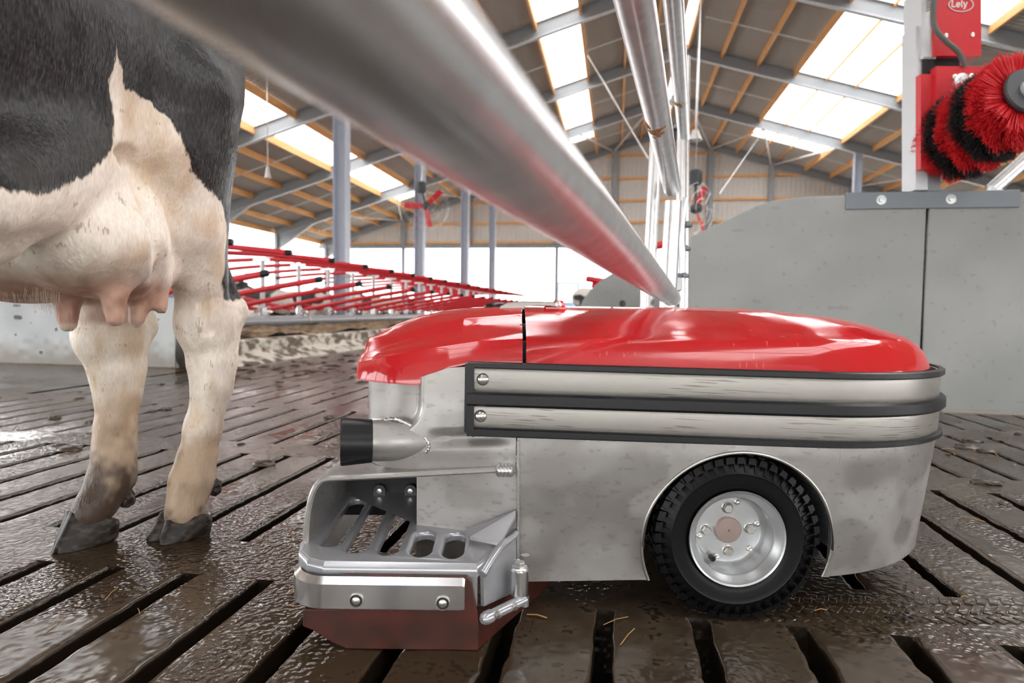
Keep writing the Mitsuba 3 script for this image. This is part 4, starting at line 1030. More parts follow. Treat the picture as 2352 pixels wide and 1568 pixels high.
# where the black coat lies, by place along the body (t) and height (z)
EDGE = [(2.6, 0.40), (1.25, 0.46), (1.12, 0.72), (0.90, 0.745), (0.631, 0.776), (0.561, 0.785), (0.50, 0.809), (0.423, 0.851), (0.383, 0.889), (0.352, 0.921), (0.349, 0.942), (0.347, 0.973), (0.356, 1.005),
        (0.365, 1.045), (0.360, 1.110), (0.340, 1.080), (0.322, 1.046), (0.283, 1.046), (0.248, 1.041), (0.214, 1.024), (0.193, 0.993), (0.173, 0.961), (0.151, 0.917), (0.099, 0.887), (0.058, 0.874), (0.020, 0.850),
        (0.000, 0.800), (-0.008, 0.775), (-0.016, 0.72), (-0.010, 0.662), (-0.024, 0.621), (-0.103, 0.618), (-0.17, 0.64), (-0.6, 0.62), (-0.6, 1.9), (2.6, 1.9)]
NICK = [(-0.2, 0.66), (-0.2, 0.49), (0.0, 0.50), (0.03, 0.535), (0.045, 0.585), (0.02, 0.64)]
def sd_poly(poly, x, z):
    """Signed distance to a closed outline, positive inside."""
    d2, odd = mi.Float(100), mi.Float(1)
    for (ax, az), (bx, bz) in zip(poly, poly[1:] + poly[:1]):
        ex, ez = bx - ax, bz - az
        t = dr.clip(((x - ax) * ex + (z - az) * ez) / (ex * ex + ez * ez), 0, 1)
        d2 = dr.minimum(d2, dr.square(x - ax - t * ex) + dr.square(z - az - t * ez))
        if az != bz:
            cross = ((az > z) != (bz > z)) & (x < ex * (z - az) / ez + ax)
            odd = dr.select(cross, -odd, odd)
    return -odd * dr.sqrt(d2)
H3, L3, P3 = C(HD), C(LF), C(PEL)
UD = C(np.array([-0.95, 1.42, 0.6]))
def f_cow(p, n, uv):
    g = fbm(p.x * 26, p.y * 26, p.z * 10, 2); fine = noise(p.x * 340, p.y * 340, p.z * 70); h = fbm(p.x * 36 + 2, p.y * 36, p.z * 28, 2)
    white = mix((0.66, 0.52, 0.37), (0.92, 0.845, 0.735), smoothstep(0.20, 0.58, 0.6 * g + 0.4 * noise(p.x * 6 + 3, p.y * 6, p.z * 6))) * (0.86 + 0.24 * fine)
    t = (p.x - P3[0]) * H3[0] + (p.y - P3[1]) * H3[1]; v = (p.x - P3[0]) * L3[0] + (p.y - P3[1]) * L3[1]
    white = mix(white, (0.26, 0.18, 0.11), 0.6 * smoothstep(0.66, 0.80, 0.6 * h + 0.4 * fine + 0.04 * smoothstep(0.75, 0.4, p.z)))
    pink = smoothstep(0.24, 0.15, dr.sqrt(dr.square(p.x - UD[0]) + dr.square(p.y - UD[1]))) * smoothstep(0.70, 0.625, p.z + 0.05 * (g - 0.5)) * smoothstep(0.545, 0.565, p.z)
    white = mix(white, mix((0.33, 0.17, 0.12), (0.56, 0.35, 0.26), smoothstep(0.2, 0.75, h)), pink)
    dirt = dr.power(dr.clip((0.48 - p.z) / 0.44, 0, 1), 1.1) * dr.select(v < 0.06, 1.25, 0.66) + 0.25 * dr.exp(-dr.square((p.z - 0.57) / 0.05)) * dr.clip((0.12 - t) / 0.2, 0, 1)
    white = mix(white, mix((0.17, 0.10, 0.055), (0.50, 0.32, 0.17), g), 0.8 * smoothstep(0.12, 0.42, dirt + 0.5 * (g - 0.5)))
    white = mix(white, (0.065, 0.042, 0.030), smoothstep(0.50, 1.0, dirt + 0.6 * (h - 0.5)))
    black = mix((0.008, 0.0078, 0.008), (0.040, 0.038, 0.0375), smoothstep(0.3, 0.9, 0.5 * fine + 0.5 * g))
    sd = dr.select((v < -0.02) & (p.z < 0.70), sd_poly(NICK, t, p.z), sd_poly(EDGE, t, p.z))
    e = smoothstep(-0.004, 0.004, sd + 0.011 * (noise(p.x * 85, p.y * 85, p.z * 30) - 0.5) + 0.007 * (fine - 0.5))
    return mix(white, black, e)
def b_cow(p, n, uv):
    return noise(p.x * 420, p.y * 420, p.z * 75) + 0.8 * noise(p.x * 130, p.y * 130, p.z * 30)
fancy('m_cow', f_cow, 0.40, spec=0.42, bump=b_cow, scale=0.0012, eps=0.0008, sheen=0.2)
def f_hoof(p, n, uv):
    g = fbm(p.x * 60, p.y * 60, p.z * 90, 2)
    return mix((0.012, 0.009, 0.007), (0.055, 0.042, 0.032), smoothstep(0.35, 0.8, g))
fancy('m_hoof', f_hoof, 0.42, spec=0.4)
cow = thing('cow', 'black and white cow with a full udder and muddy hind legs left of the robot', 'cow')
obj('body', cm, 'm_cow', cow, smooth=True, frame='c')
def claw(toe, heel, topf, topb, off, name='hoof'):
    """One claw of a cloven hoof: a wall from the coronet down to the sole."""
    toe, heel, topf, topb = (np.asarray(k, float) for k in (toe, heel, topf, topb))
    fd = heel - toe; fd[2] = 0; fd /= np.linalg.norm(fd); sd_ = np.cross(fd, [0, 0, 1])
    pts = []
    for w, k in ((0.007, 0.0), (0.021, 0.2), (0.030, 0.55), (0.029, 0.85), (0.018, 1.0)):
        b = toe + (heel - toe) * k
        for s in (-1, 1): pts.append(b + sd_ * (off + s * w))
        t_ = topf + (topb - topf) * k
        for s in (-1, 1): pts.append(t_ + sd_ * (off * 0.85 + s * w * (1.0 if k > 0 else 1.6)))
    h = trimesh.convex.convex_hull(np.array(pts))
    h = h.subdivide().subdivide()
    trimesh.smoothing.filter_taubin(h, iterations=6)
    v = np.array(h.vertices); v += 0.003 * (meshkit.fbm(v * 30, 2)[:, None] - 0.5); v[:, 2] = np.maximum(v[:, 2], 0.0)
    return obj(name, trimesh.Trimesh(v, h.faces), 'm_hoof', cow, smooth=True, frame='c')
def gnd(x, y):
    v = FW + (x - 1176) / FPX * RT - (y - 784) / FPX * UP
    q = CAM - v * (EYE / v[2]); return np.array([q @ R0, q @ F0, 0.0])
nt, nh = gnd(347, 1250), gnd(466, 1216)
claw(nt, nh, at(384, 1178, 1.605), at(474, 1176, 1.66), -0.026)
claw(nt + [0.0, 0.01, 0], nh, at(380, 1178, 1.61), at(472, 1176, 1.665), 0.026)
ft, fh = gnd(106, 1268), gnd(262, 1232)
claw(ft + [0.03, 0, 0], fh, at(165, 1180, 1.535), at(264, 1190, 1.60), -0.027)
claw(ft, fh + [-0.02, 0.01, 0], at(152, 1170, 1.555), at(258, 1186, 1.62), 0.029)
for s in (-1, 1):
    p = cp(1.43, 0.16 * s, 0)
    for o in (-0.026, 0.026): claw(p + HD * 0.09, p - HD * 0.05, p + HD * 0.03 + [0, 0, 0.075], p - HD * 0.045 + [0, 0, 0.06], o)
for x, y, d, r in ((494, 1118, 1.675, 0.017), (290, 1142, 1.645, 0.021), (276, 1140, 1.66, 0.017)):
    s_ = trimesh.creation.icosphere(subdivisions=3); v = s_.vertices * [r, r, r * 1.35]
    v += v * 0.5 * (meshkit.fbm(s_.vertices * 2 + x, 2)[:, None] - 0.5)
    obj('dewclaw', trimesh.Trimesh(v + at(x, y, d), s_.faces), 'm_hoof', cow, smooth=True, frame='c')
for k, s in enumerate((-1, 1)):
    p = cp(2.0, 0.115 * s, 1.33)
    obj('eye', trimesh.Trimesh(trimesh.creation.icosphere(subdivisions=2, radius=0.022).vertices + cp(2.13, 0.086 * s, 1.27), trimesh.creation.icosphere(subdivisions=2).faces), 'm_black', cow, smooth=True, frame='c')
m = M()                                                    # long hairs along the belly and the udder
hr = random.Random(3)
for k in range(260):
    x = hr.uniform(0, 140); y = 660 + 0.22 * x + hr.uniform(-6, 6)
    p = at(x, y, 1.36 + hr.uniform(-0.05, 0.08)); L = hr.uniform(0.012, 0.035)
    q = p + np.array([hr.uniform(-.3, .5), hr.uniform(-.3, .3), -1.0]) * L
    m.tube([p + [0, 0, 0.02], p, q], [0.0004, 0.0003, 0.0001], 4, cap=False)
plain('m_hair', (0.5, 0.42, 0.33), 0.6)
obj('belly_hair', m, 'm_hair', cow, frame='c', kind='stuff')

# ================================================================== fence of galvanised pipe
def unit(v): return np.asarray(v, float) / np.linalg.norm(v)
def ray_c(x, y): return unit(at(x, y, 1.0) - [0, 0, EYE])
EYE_C = np.array([0, 0, EYE])
fence = thing('pipe_fence', 'galvanised pipe fence whose long rails run overhead to posts behind the red robot', 'fence')
def rail_axis(vp, e1, e2, r):
    """Axis of a pipe of radius r between the sight planes through the far point vp and the two edge points."""
    d = ray_c(*vp); n1, n2 = unit(np.cross(d, ray_c(*e1))), unit(np.cross(d, ray_c(*e2)))
    q1, q2 = unit(np.cross(n1, d)), unit(np.cross(n2, d))
    b = unit(q1 + q2); half = 0.5 * math.acos(np.clip(q1 @ q2, -1, 1))
    return EYE_C + b * r / math.sin(half), d
RV = (1608, 743)
def rail(vp, e1, e2, r, d0, d1, mat='m_galv'):
    o, d = rail_axis(vp, e1, e2, r)
    p, q = o + d * ((d0 - o[1]) / d[1]), o + d * ((d1 - o[1]) / d[1])
    pts = np.linspace(p, q, 40)
    mm = M().tube(pts, r, 48, cap=False)
    mm.add(*lathevf([(r, 0), (r - 0.004, 0.0005), (r - 0.005, -0.02), (0.0002, -0.02)], q, d, 48))
    obj('rail', mm, mat, fence, smooth=40, frame='c')
    return p, q
rail((1610, 745), (1118, 464), (1296, 297), 0.038, -0.25, 3.0)
p2, q2 = rail((1604, 738), (1526, 446), (1565.5, 446), 0.038, 0.35, 2.86)
p3, q3 = rail((1604, 738), (1548, 235), (1582.0, 235), 0.028, 0.9, 3.0)
def post(x0, y0, x1, y1, d, r):
    p, q = at(x0, y0, d), at(x1, y1, d)
    q = p + (q - p) * (p[2] / (p[2] - q[2]))
    return obj('post', M().tube(np.linspace(p, q, 6), r, 24), 'm_galv', fence, smooth=40, frame='c')
post(1507, 318, 1488, 700, 2.95, 0.029)
post(1546, 462, 1534, 690, 2.80, 0.036)
pp = post(1567, 236, 1562, 700, 2.98, 0.023)
post(1578, 130, 1573, 700, 3.14, 0.017)
obj('stay', M().tube(bez([at(1574, 455, 2.9), at(1567, 500, 2.9), at(1565, 545, 2.9), at(1569, 592, 2.9)], 6), 0.015, 16), 'm_galv', fence, smooth=40, frame='c')
for (x, y) in ((1562, 293), (1573, 517), (1569, 571), (1566, 633)):
    p = at(x, y, 2.97)
    obj('clamp', M().lathe([(0.030, -0.010), (0.035, -0.006), (0.035, 0.006), (0.030, 0.010)], p, (0, 0, 1), 20).box(p + [-0.008, -0.055, -0.012], p + [0.008, -0.03, 0.012], 0.002), 'm_zinc', fence, smooth=40, frame='c')
p = at(1551, 653, 2.85)
obj('latch_box', M().box(p - [0.025, 0.03, 0.030], p + [0.025, 0.03, 0.030], 0.006).tube([p - [0, 0, 0.03], p - [0, 0, 0.10]], 0.008, 10), 'm_galvwhite', fence, smooth=30, frame='c')
def muck(o, q, r, d_at, half, side, seed):
    """Dried muck stuck on a rail: an uneven crust over part of its wall."""
    ax = unit(q - o); c0 = o + ax * ((d_at - o[1]) / ax[1]); u = unit(np.cross(ax, [0, 0, 1])); w = np.cross(u, ax)
    A, S = np.meshgrid(np.linspace(-1.5, 1.5, 26), np.linspace(-1, 1, 30), indexing='ij')
    n = meshkit.fbm(np.stack([A * 2.5 + seed, S * 3, 0 * A], -1), 3)
    k = np.clip(1.05 - np.sqrt((A / 1.5)**2 + S**2) + 1.6 * (n - 0.5), 0, 1)
    R = r - 0.002 + 0.0052 * k
    P = c0 + ax * (S * half)[..., None] + R[..., None] * (np.cos(A + side)[..., None] * u + np.sin(A + side)[..., None] * w)
    obj('muck', M().add(*gridvf(P)).add(*gridvf(P[:, ::-1])), 'm_straw', fence, smooth=True, frame='c')
muck(p2, q2, 0.038, 1.90, 0.07, -2.0, 1.0)
muck(p3, q3, 0.028, 2.5, 0.03, -2.0, 4.0)

# ================================================================== cubicle dividers
XP, NP0, SPC = -6.1, 10.22, 1.28
def tube_mesh(side, kind):
    """A red tube of a divider at the origin post: side +1 towards the alley."""
    L = (1.88 if kind == 'top' else 2.30) * side
    if kind == 'top':
        p, q = np.array([0.05 * side, 0, 1.44]), np.array([L, 0, 1.314])
    else:
        p, q = np.array([0.10 * side, 0, 0.56]), np.array([L, 0, 0.965])
    mid = (p + q) / 2 + [0, 0, 0.02 if kind == 'top' else 0.015]
    pts = bez([p, mid, q], 5)
    d = unit(q - p)
    return pts, d
R_T = 0.037
cub = {}
def make_divider(i, y, label, both=True):
    t = thing('cubicle_divider', label, 'cubicle divider', 'red cubicle dividers')
    tr = T().translate([XP, y, 0])
    if not cub:
        cub['post'] = obj('post', M().tube([[0, 0, 0.2], [0, 0, 1.46]], 0.040, 14).mesh(), 'm_galvwhite', t, smooth=40)
        scene[cub['post']]['to_world'] = tr
        cub['clamp'] = obj('clamp', M().lathe([(0.044, -0.07), (0.06, -0.06), (0.06, 0.06), (0.044, 0.07)], (0, 0, 0.54), (0, 0, 1), 14).beam((-0.17, 0, 0.54), (0.17, 0, 0.54), 0.07, 0.07, c=0.01).box((-0.06, -0.05, 0.18), (0.06, 0.05, 0.205)).mesh(), 'm_galv', t)
        scene[cub['clamp']]['to_world'] = tr
        cub['topclamp'] = obj('clamp', M().beam((-0.16, 0, 1.43), (0.16, 0, 1.43), 0.09, 0.06, c=0.01).mesh(), 'm_galv', t)
        scene[cub['topclamp']]['to_world'] = tr
        for side in (1, -1):
            for kind in ('top', 'low'):
                pts, d = tube_mesh(side, kind)
                cub[kind, side] = obj('tube', M().tube(pts, R_T, 14).mesh(), 'm_redplastic', t, smooth=40)
                cub[kind, side, 'cap'] = obj('end_cap', M().tube([pts[-1] - d * 0.02, pts[-1] + d * 0.05, pts[-1] + d * 0.065], [R_T + 0.003, R_T + 0.003, R_T - 0.012], 14).mesh(), 'm_rubber', t, smooth=40)
                scene[cub[kind, side]]['to_world'] = tr; scene[cub[kind, side, 'cap']]['to_world'] = tr
        return t
    again('post', cub['post'], t, tr); again('clamp', cub['clamp'], t, tr); again('clamp', cub['topclamp'], t, tr)
    for side in ((1, -1) if both else (1,)):
        for kind in ('top', 'low'):
            again('tube', cub[kind, side], t, tr); again('end_cap', cub[kind, side, 'cap'], t, tr)
    return t
for i in range(-3, 18):
    y = NP0 + SPC * i
    n = i + 3
    if i < 0: lab = f'red cubicle divider half hidden by the cow, {ORD[-i - 1]} one left of the first whole post'
    else: lab = f'red cubicle divider on a galvanised post, {ORD[i]} post counted from the cow'
    make_divider(i, y, lab)
pipe = thing('brisket_pipe', 'thick grey pipe laid along the foot of the cubicle dividers', 'pipe')
obj('tube', M().tube(np.linspace([-5.9, 5.7, 0.37], [-5.9, 36.5, 0.37], 30), 0.088, 20), 'm_pipegrey', pipe, smooth=40)
for k in range(14):
    y = 9.2 + 2.2 * k
    a = np.linspace(-0.6, 2.6, 10)
    obj('strap', M().tube([[-5.9 + 0.094 * math.cos(t_), y, 0.37 + 0.094 * math.sin(t_)] for t_ in a], 0.012, 6), 'm_galv', pipe)

# red tube ends showing beyond the middle wall
t = thing('cubicle_divider', 'two red cubicle tubes sticking out behind the curved concrete wall', 'cubicle divider')
for (x0, y0, x1, y1) in ((1348, 640, 1400, 648), (1362, 655, 1400, 660)):
    p, q = at(x0, y0, 11.5), at(x1, y1, 11.3)
    obj('tube', M().tube([p, q + (q - p) * 2.5], 0.055, 14), 'm_redplastic', t, smooth=40, frame='c')
t = thing('cubicle_divider', 'red cubicle tube crossing behind the galvanised fence posts', 'cubicle divider')
p, q = at(1500, 566, 8.0), at(1524, 562, 8.0)
obj('tube', M().tube([p - (q - p), q], 0.045, 14), 'm_redplastic', t, smooth=40, frame='c')
obj('post', M().tube([p - (q - p) * 0.8, (p - (q - p) * 0.8) * [1, 1, 0]], 0.04, 12), 'm_galv', t, smooth=40, frame='c')

# ================================================================== fans
def blade(o, d, n, L, w0, w1, th=0.012):
    d, n = unit(d), unit(n); s = np.cross(d, n)
    s = unit(s + 0.35 * n); n = np.cross(s, d)
    v = []
    for u, w in ((0.12, w0), (0.35, (w0 + w1) / 2), (0.7, w1), (0.97, w1), (1.0, w1 * 0.9)):
        for z in (-th / 2, th / 2):
            v += [o + d * L * u - s * w / 2 + n * z, o + d * L * u + s * w / 2 + n * z]
    v = np.array(v).reshape(5, 4, 3)[:, [0, 1, 3, 2]]
    mm = M().add(*gridvf(v, cv=True)); mm.add(v[0], [[0, 1, 2], [0, 2, 3]]); mm.add(v[-1], [[0, 2, 1], [0, 3, 2]])
    return mm.mesh()
def fan(hub, axis, dirs, L, lab, top, motor):
    t = thing('barn_fan', lab, 'fan', 'red barn fans')
    axis = unit(axis)
    for dd in dirs:
        obj('blade', blade(hub, dd, axis, L, L * 0.22, L * 0.30), 'm_redplastic', t, frame='c', smooth=30)
    obj('hub', M().lathe([(0.001, -0.10), (0.10, -0.08), (0.12, 0.0), (0.10, 0.12), (0.001, 0.14)], hub, axis, 16), 'm_darkgrey', t, frame='c', smooth=40)
    u = unit(np.cross(axis, [0, 0, 1])); w = np.cross(u, axis)
    cage = M()
    for rr, off in ((1.08, 0.10), (1.08, -0.10), (0.75, 0.16), (0.4, 0.18)):
        a = np.linspace(0, 2 * np.pi, 41)
        cage.tube([hub + axis * off + (u * math.cos(k) + w * math.sin(k)) * L * rr for k in a], 0.0045, 5, cap=False)
    for k in range(8):
        a = k * math.pi / 4
        dv = u * math.cos(a) + w * math.sin(a)
        cage.tube([hub + axis * 0.2 + dv * 0.1, hub + axis * 0.18 + dv * L * 0.4, hub + axis * 0.10 + dv * L * 1.08, hub - axis * 0.10 + dv * L * 1.08], 0.0035, 5)
    obj('guard', cage, 'm_galv', t, frame='c')
    obj('motor', M().lathe([(0.001, -0.18), (0.13, -0.17), (0.15, -0.12), (0.15, 0.12), (0.13, 0.17), (0.001, 0.18)], motor, (0, 0, 1), 14), 'm_darkgrey', t, frame='c', smooth=40)
    obj('bracket', M().beam(motor, hub, 0.07, 0.05, (1, 0, 0.01)), 'm_darkgrey', t, frame='c')
    obj('hanger', M().tube([motor + [0, 0, 0.17], top], 0.012, 6), 'm_galv', t, frame='c')
h = at(978, 473, 21.5)
fan(h, (0.35, -1, 0.25), [at(x, y, 21.5) - h for x, y in ((1008, 444), (936, 471), (987, 522))], 0.72, 'red three-blade fan hanging in a wire cage behind the second column from the cow', h + [0, 0, 4.0], at(968, 430, 21.3))
h = at(1597, 479, 15.0)
fan(h, (0.75, -1, -0.05), [at(x, y, dd) - h for x, y, dd in ((1618, 432, 14.95), (1614, 523, 15.0), (1592, 480, 16))], 0.54, 'red fan seen edge-on hanging above the sloping end of the concrete wall', h + [0, 0, 6.0], at(1598, 408, 15.0))

# ================================================================== lamps on cables
def lamp(name, lab, p, topz, r, h):
    t = thing(name, lab, 'lamp')
    obj('cable', M().tube([p + [0, 0, h], p * [1, 1, 0] + [0, 0, topz]], 0.012, 6), 'm_galv', t, frame='c')
    obj('shade', M().lathe([(0.03, h), (r * 0.45, h * 0.9), (r * 0.6, h * 0.55), (r, 0.0), (r * 0.96, -0.01), (r * 0.5, h * 0.4), (0.001, h * 0.5)], p, (0, 0, 1), 18), 'm_white', t, frame='c', smooth=40)
    obj('bulb', trimesh.Trimesh(trimesh.creation.icosphere(subdivisions=2, radius=r * 0.45).vertices + p + [0, 0, h * 0.2], trimesh.creation.icosphere(subdivisions=2).faces), 'm_white', t, frame='c', smooth=True)
lamp('hanging_lamp', 'small white lamp hanging on a long cable beside the rump of the cow', at(615, 408, 17.0), 7.2, 0.09, 0.30)
lamp('hanging_lamp', 'white lamp shade hanging on a cable above the edge-on red fan', at(1597, 322, 19.0), 10.0, 0.21, 0.32)
def cable(lab, a, b, r=0.01):
    t = thing('hanging_cable', lab, 'cable')
    obj('strand', M().tube([a, b], r, 6), 'm_galv', t, frame='c')
cable('thin cable slanting from the right skylight down to the red fan above the wall', at(1741, 318, 28.0), at(1652, 445, 15.5), 0.012)
cable('thin cable slanting across the roof left of the second fence rail', at(1350, 127, 22.0), at(1490, 365, 22.0), 0.03)
cable('thin cable hanging from the ridge just right of the fence rails', at(1606, 0, 18.0), at(1601, 300, 18.0), 0.012)

# ================================================================== rotating cow brush on the right wall
YB = 4.42
br = thing('cow_brush', 'cow brush with spiral red and black bristles and red housing above the concrete wall', 'cow brush')
def W2C(p): p = np.asarray(p, float); return np.array([p @ R0, p @ F0, p[2]])
pb0, pb1 = W2C(on_y(2131, 436, YB)), W2C(on_y(2150, 10, YB))
ax_ = unit(pb1 - pb0)
wr = unit(np.cross(ax_, [0, 1, 0])); wr = wr if wr[0] > 0 else -wr
def slab(px0, px1, y0, y1, da, db, mat, name, c=0.006, **kw):
    """A box of the brush's stand between four pixels at its depth, da to db metres deep."""
    a, b = at(px0, y0, da), at(px1, y0, da); cc, d = at(px1, y1, da), at(px0, y1, da)
    front = np.array([a, b, cc, d]); back = front + [0, db - da, 0]
    hull = trimesh.convex.convex_hull(np.vstack([front, back]))
    return obj(name, hull, mat, br, frame='c', **kw)
DB = W2C(on_y(2140, 300, YB))[1]
slab(2103, 2131, 60, 436, DB - 0.02, DB + 0.12, 'm_galvwhite', 'post')
slab(2131, 2160, 300, 438, DB + 0.01, DB + 0.10, 'm_frame', 'post')
slab(2117, 2150, -30, 135, DB - 0.04, DB + 0.14, 'm_galvwhite', 'casing', label='pale grey upper casing with vent slits')
slab(2146, 2254, -40, 128, DB - 0.06, DB + 0.16, 'm_redpaint', 'housing', label='red upper housing with a round white emblem')
slab(2122, 2146, 130, 175, DB - 0.04, DB + 0.12, 'm_rubber', 'boot')
slab(2146, 2204, 127, 152, DB - 0.02, DB + 0.12, 'm_rubber', 'boot')
slab(2115, 2155, 170, 388, DB - 0.07, DB + 0.05, 'm_redpaint', 'bracket')
slab(2151, 2264, 152, 290, DB - 0.10, DB + 0.08, 'm_redpaint', 'motor_box', label='red motor box with a bearing')
pbx = at(2209, 187, DB - 0.11)
bx = obj('bearing', M().lathe([(0.001, -0.03), (0.030, -0.028), (0.032, -0.01), (0.048, -0.008), (0.05, 0.012)][::-1], pbx, (0, 1, 0), 24), 'm_galv', br, frame='c', smooth=35)
for x, y in ((2191, 178), (2229, 176)):
    obj('bolt', M().lathe([(0.016, 0.01), (0.016, -0.012), (0.008, -0.014), (0.001, -0.02)], at(x, y, DB - 0.10), (0, 1, 0), 12), 'm_bolt', br, frame='c')
for x, y in ((2172, 82), (2233, 80)):
    obj('bolt', M().lathe([(0.013, 0.01), (0.013, -0.006), (0.001, -0.010)], at(x, y, DB - 0.06), (0, 1, 0), 12), 'm_bolt', br, frame='c')
for k in range(5):                                                                  # vent slits
    p = at(2133, 1 + 5.5 * k, DB - 0.042)
    obj('vent', M().beam(p - [0.014, 0, 0.006], p + [0.014, 0, 0.006], 0.004, 0.005, (0, 1, 0)), 'm_darkgrey', br, frame='c')
# emblem: a white ring with three strokes
eo = at(2207, 11, DB - 0.062); sc = DB / FPX
el = M(); a = np.linspace(0, 2 * np.pi, 49)
el.tube([eo + [27 * sc * math.cos(k), -0.001, 15 * sc * math.sin(k)] for k in a], 0.0032, 6, cap=False)
obj('emblem', el, 'm_white', br, frame='c')
tx = meshkit.text_mesh('Lely', 14 * sc, 0.003, bold=True); v = np.array(tx.vertices); v[:, 0] -= v[:, 0].mean()
obj('lettering', trimesh.Trimesh(np.column_stack([eo[0] + v[:, 0] * 0.95, eo[1] + 0.002 - v[:, 2], eo[2] - 5 * sc + v[:, 1]]), tx.faces, process=False), 'm_white', br, frame='c')
obj('cable', M().tube(bez([at(2152, -30, DB - 0.10), at(2144, 20, DB - 0.11), at(2147, 62, DB - 0.11), at(2170, 92, DB - 0.12), at(2200, 118, DB - 0.12), at(2217, 152, DB - 0.11)], 8), 0.016, 12), 'm_cable', br, frame='c', smooth=40)
# the brush itself
A_, B_ = at(2186, 334, 4.05), at(2352, 216, 3.50)
axb = unit(B_ - A_); LB = np.linalg.norm(B_ - A_)
ub = unit(np.cross(axb, [0, 0, 1])); wb = np.cross(axb, ub)
obj('core', M().tube([A_, B_], 0.09, 24), 'm_black', br, frame='c', smooth=40)
obj('end_disc', M().lathe([(0.001, -0.03), (0.10, -0.028), (0.125, -0.018), (0.13, 0.0), (0.125, 0.012), (0.04, 0.012)][::-1], B_ + axb * 0.03, axb, 40), 'm_darkgrey', br, frame='c', smooth=35)
obj('end_cap', M().lathe([(0.055, 0.0), (0.055, 0.03), (0.05, 0.036), (0.001, 0.036)], B_ + axb * 0.035, axb, 28), 'm_galvwhite', br, frame='c', smooth=35)
red, blk = [], []
NB = 15000
tb = RNG.random(NB); ab_ = RNG.random(NB) * 2 * np.pi
RAD = 0.255
for t_, a_ in zip(tb, ab_):
    end = max(0.0, (t_ - 0.86) / 0.14)
    phase = (t_ * 2.45 + a_ / (2 * np.pi) + 0.60) % 1.0
    col = blk if (phase < 0.50 and t_ < 0.84) else red
    dr_ = math.cos(a_) * ub + math.sin(a_) * wb
    r_ = RAD * (1 + 0.07 * (random.random() - 0.5)) * (1.0 + 0.05 * math.sin(9 * a_ + 30 * t_)) * (0.93 + 0.07 * math.sin(math.pi * min(1, t_ * 1.2)))
    o = A_ + axb * LB * t_ * 0.985 + dr_ * 0.085
    lean = axb * (0.22 * end + 0.12 * (random.random() - 0.5) - (0.10 if t_ < 0.1 else 0)) + np.array([random.random() - .5, random.random() - .5, random.random() - .5]) * 0.10
    col.append((o, A_ + axb * LB * t_ * 0.985 + dr_ * r_ + lean * r_ * 0.8, dr_))
def bristles(lst):
    o = np.array([k[0] for k in lst]); q = np.array([k[1] for k in lst]); n = len(lst)
    s = np.cross(q - o, RNG.normal(size=(n, 3))); s /= np.linalg.norm(s, axis=1, keepdims=True)
    s2 = np.cross(q - o, s); s2 /= np.linalg.norm(s2, axis=1, keepdims=True)
    r = 0.0028
    V = np.concatenate([np.stack([o + r * (s * math.cos(k) + s2 * math.sin(k)), q + 0.7 * r * (s * math.cos(k) + s2 * math.sin(k))], 1) for k in (0, 2.094, 4.189)], 1)
    f = []
    for k in range(3):
        a, b = 2 * k, 2 * ((k + 1) % 3)
        f += [[a, b, b + 1], [a, b + 1, a + 1]]
    f += [[1, 3, 5]]
    F = (np.arange(n)[:, None, None] * 6 + np.array(f)[None]).reshape(-1, 3)
    return trimesh.Trimesh(V.reshape(-1, 3), F, process=False)
obj('bristles', bristles(red), 'm_bristlered', br, frame='c', kind='stuff', label='red bristles')
obj('bristles', bristles(blk), 'm_bristleblack', br, frame='c', kind='stuff', label='black bristles')
st = thing('stay_tube', 'slanting galvanised tube behind the cow brush above the zinc strip', 'tube')
obj('shaft', M().tube([at(2278, 437, 5.0), at(2420, 310, 5.0)], 0.055, 20), 'm_galv', st, frame='c', smooth=40)
obj('foot', M().beam(at(2278, 437, 5.0) - [0, 0, 0.3], at(2278, 437, 5.0), 0.1, 0.1, (1, 0, 0)), 'm_galv', st, frame='c')

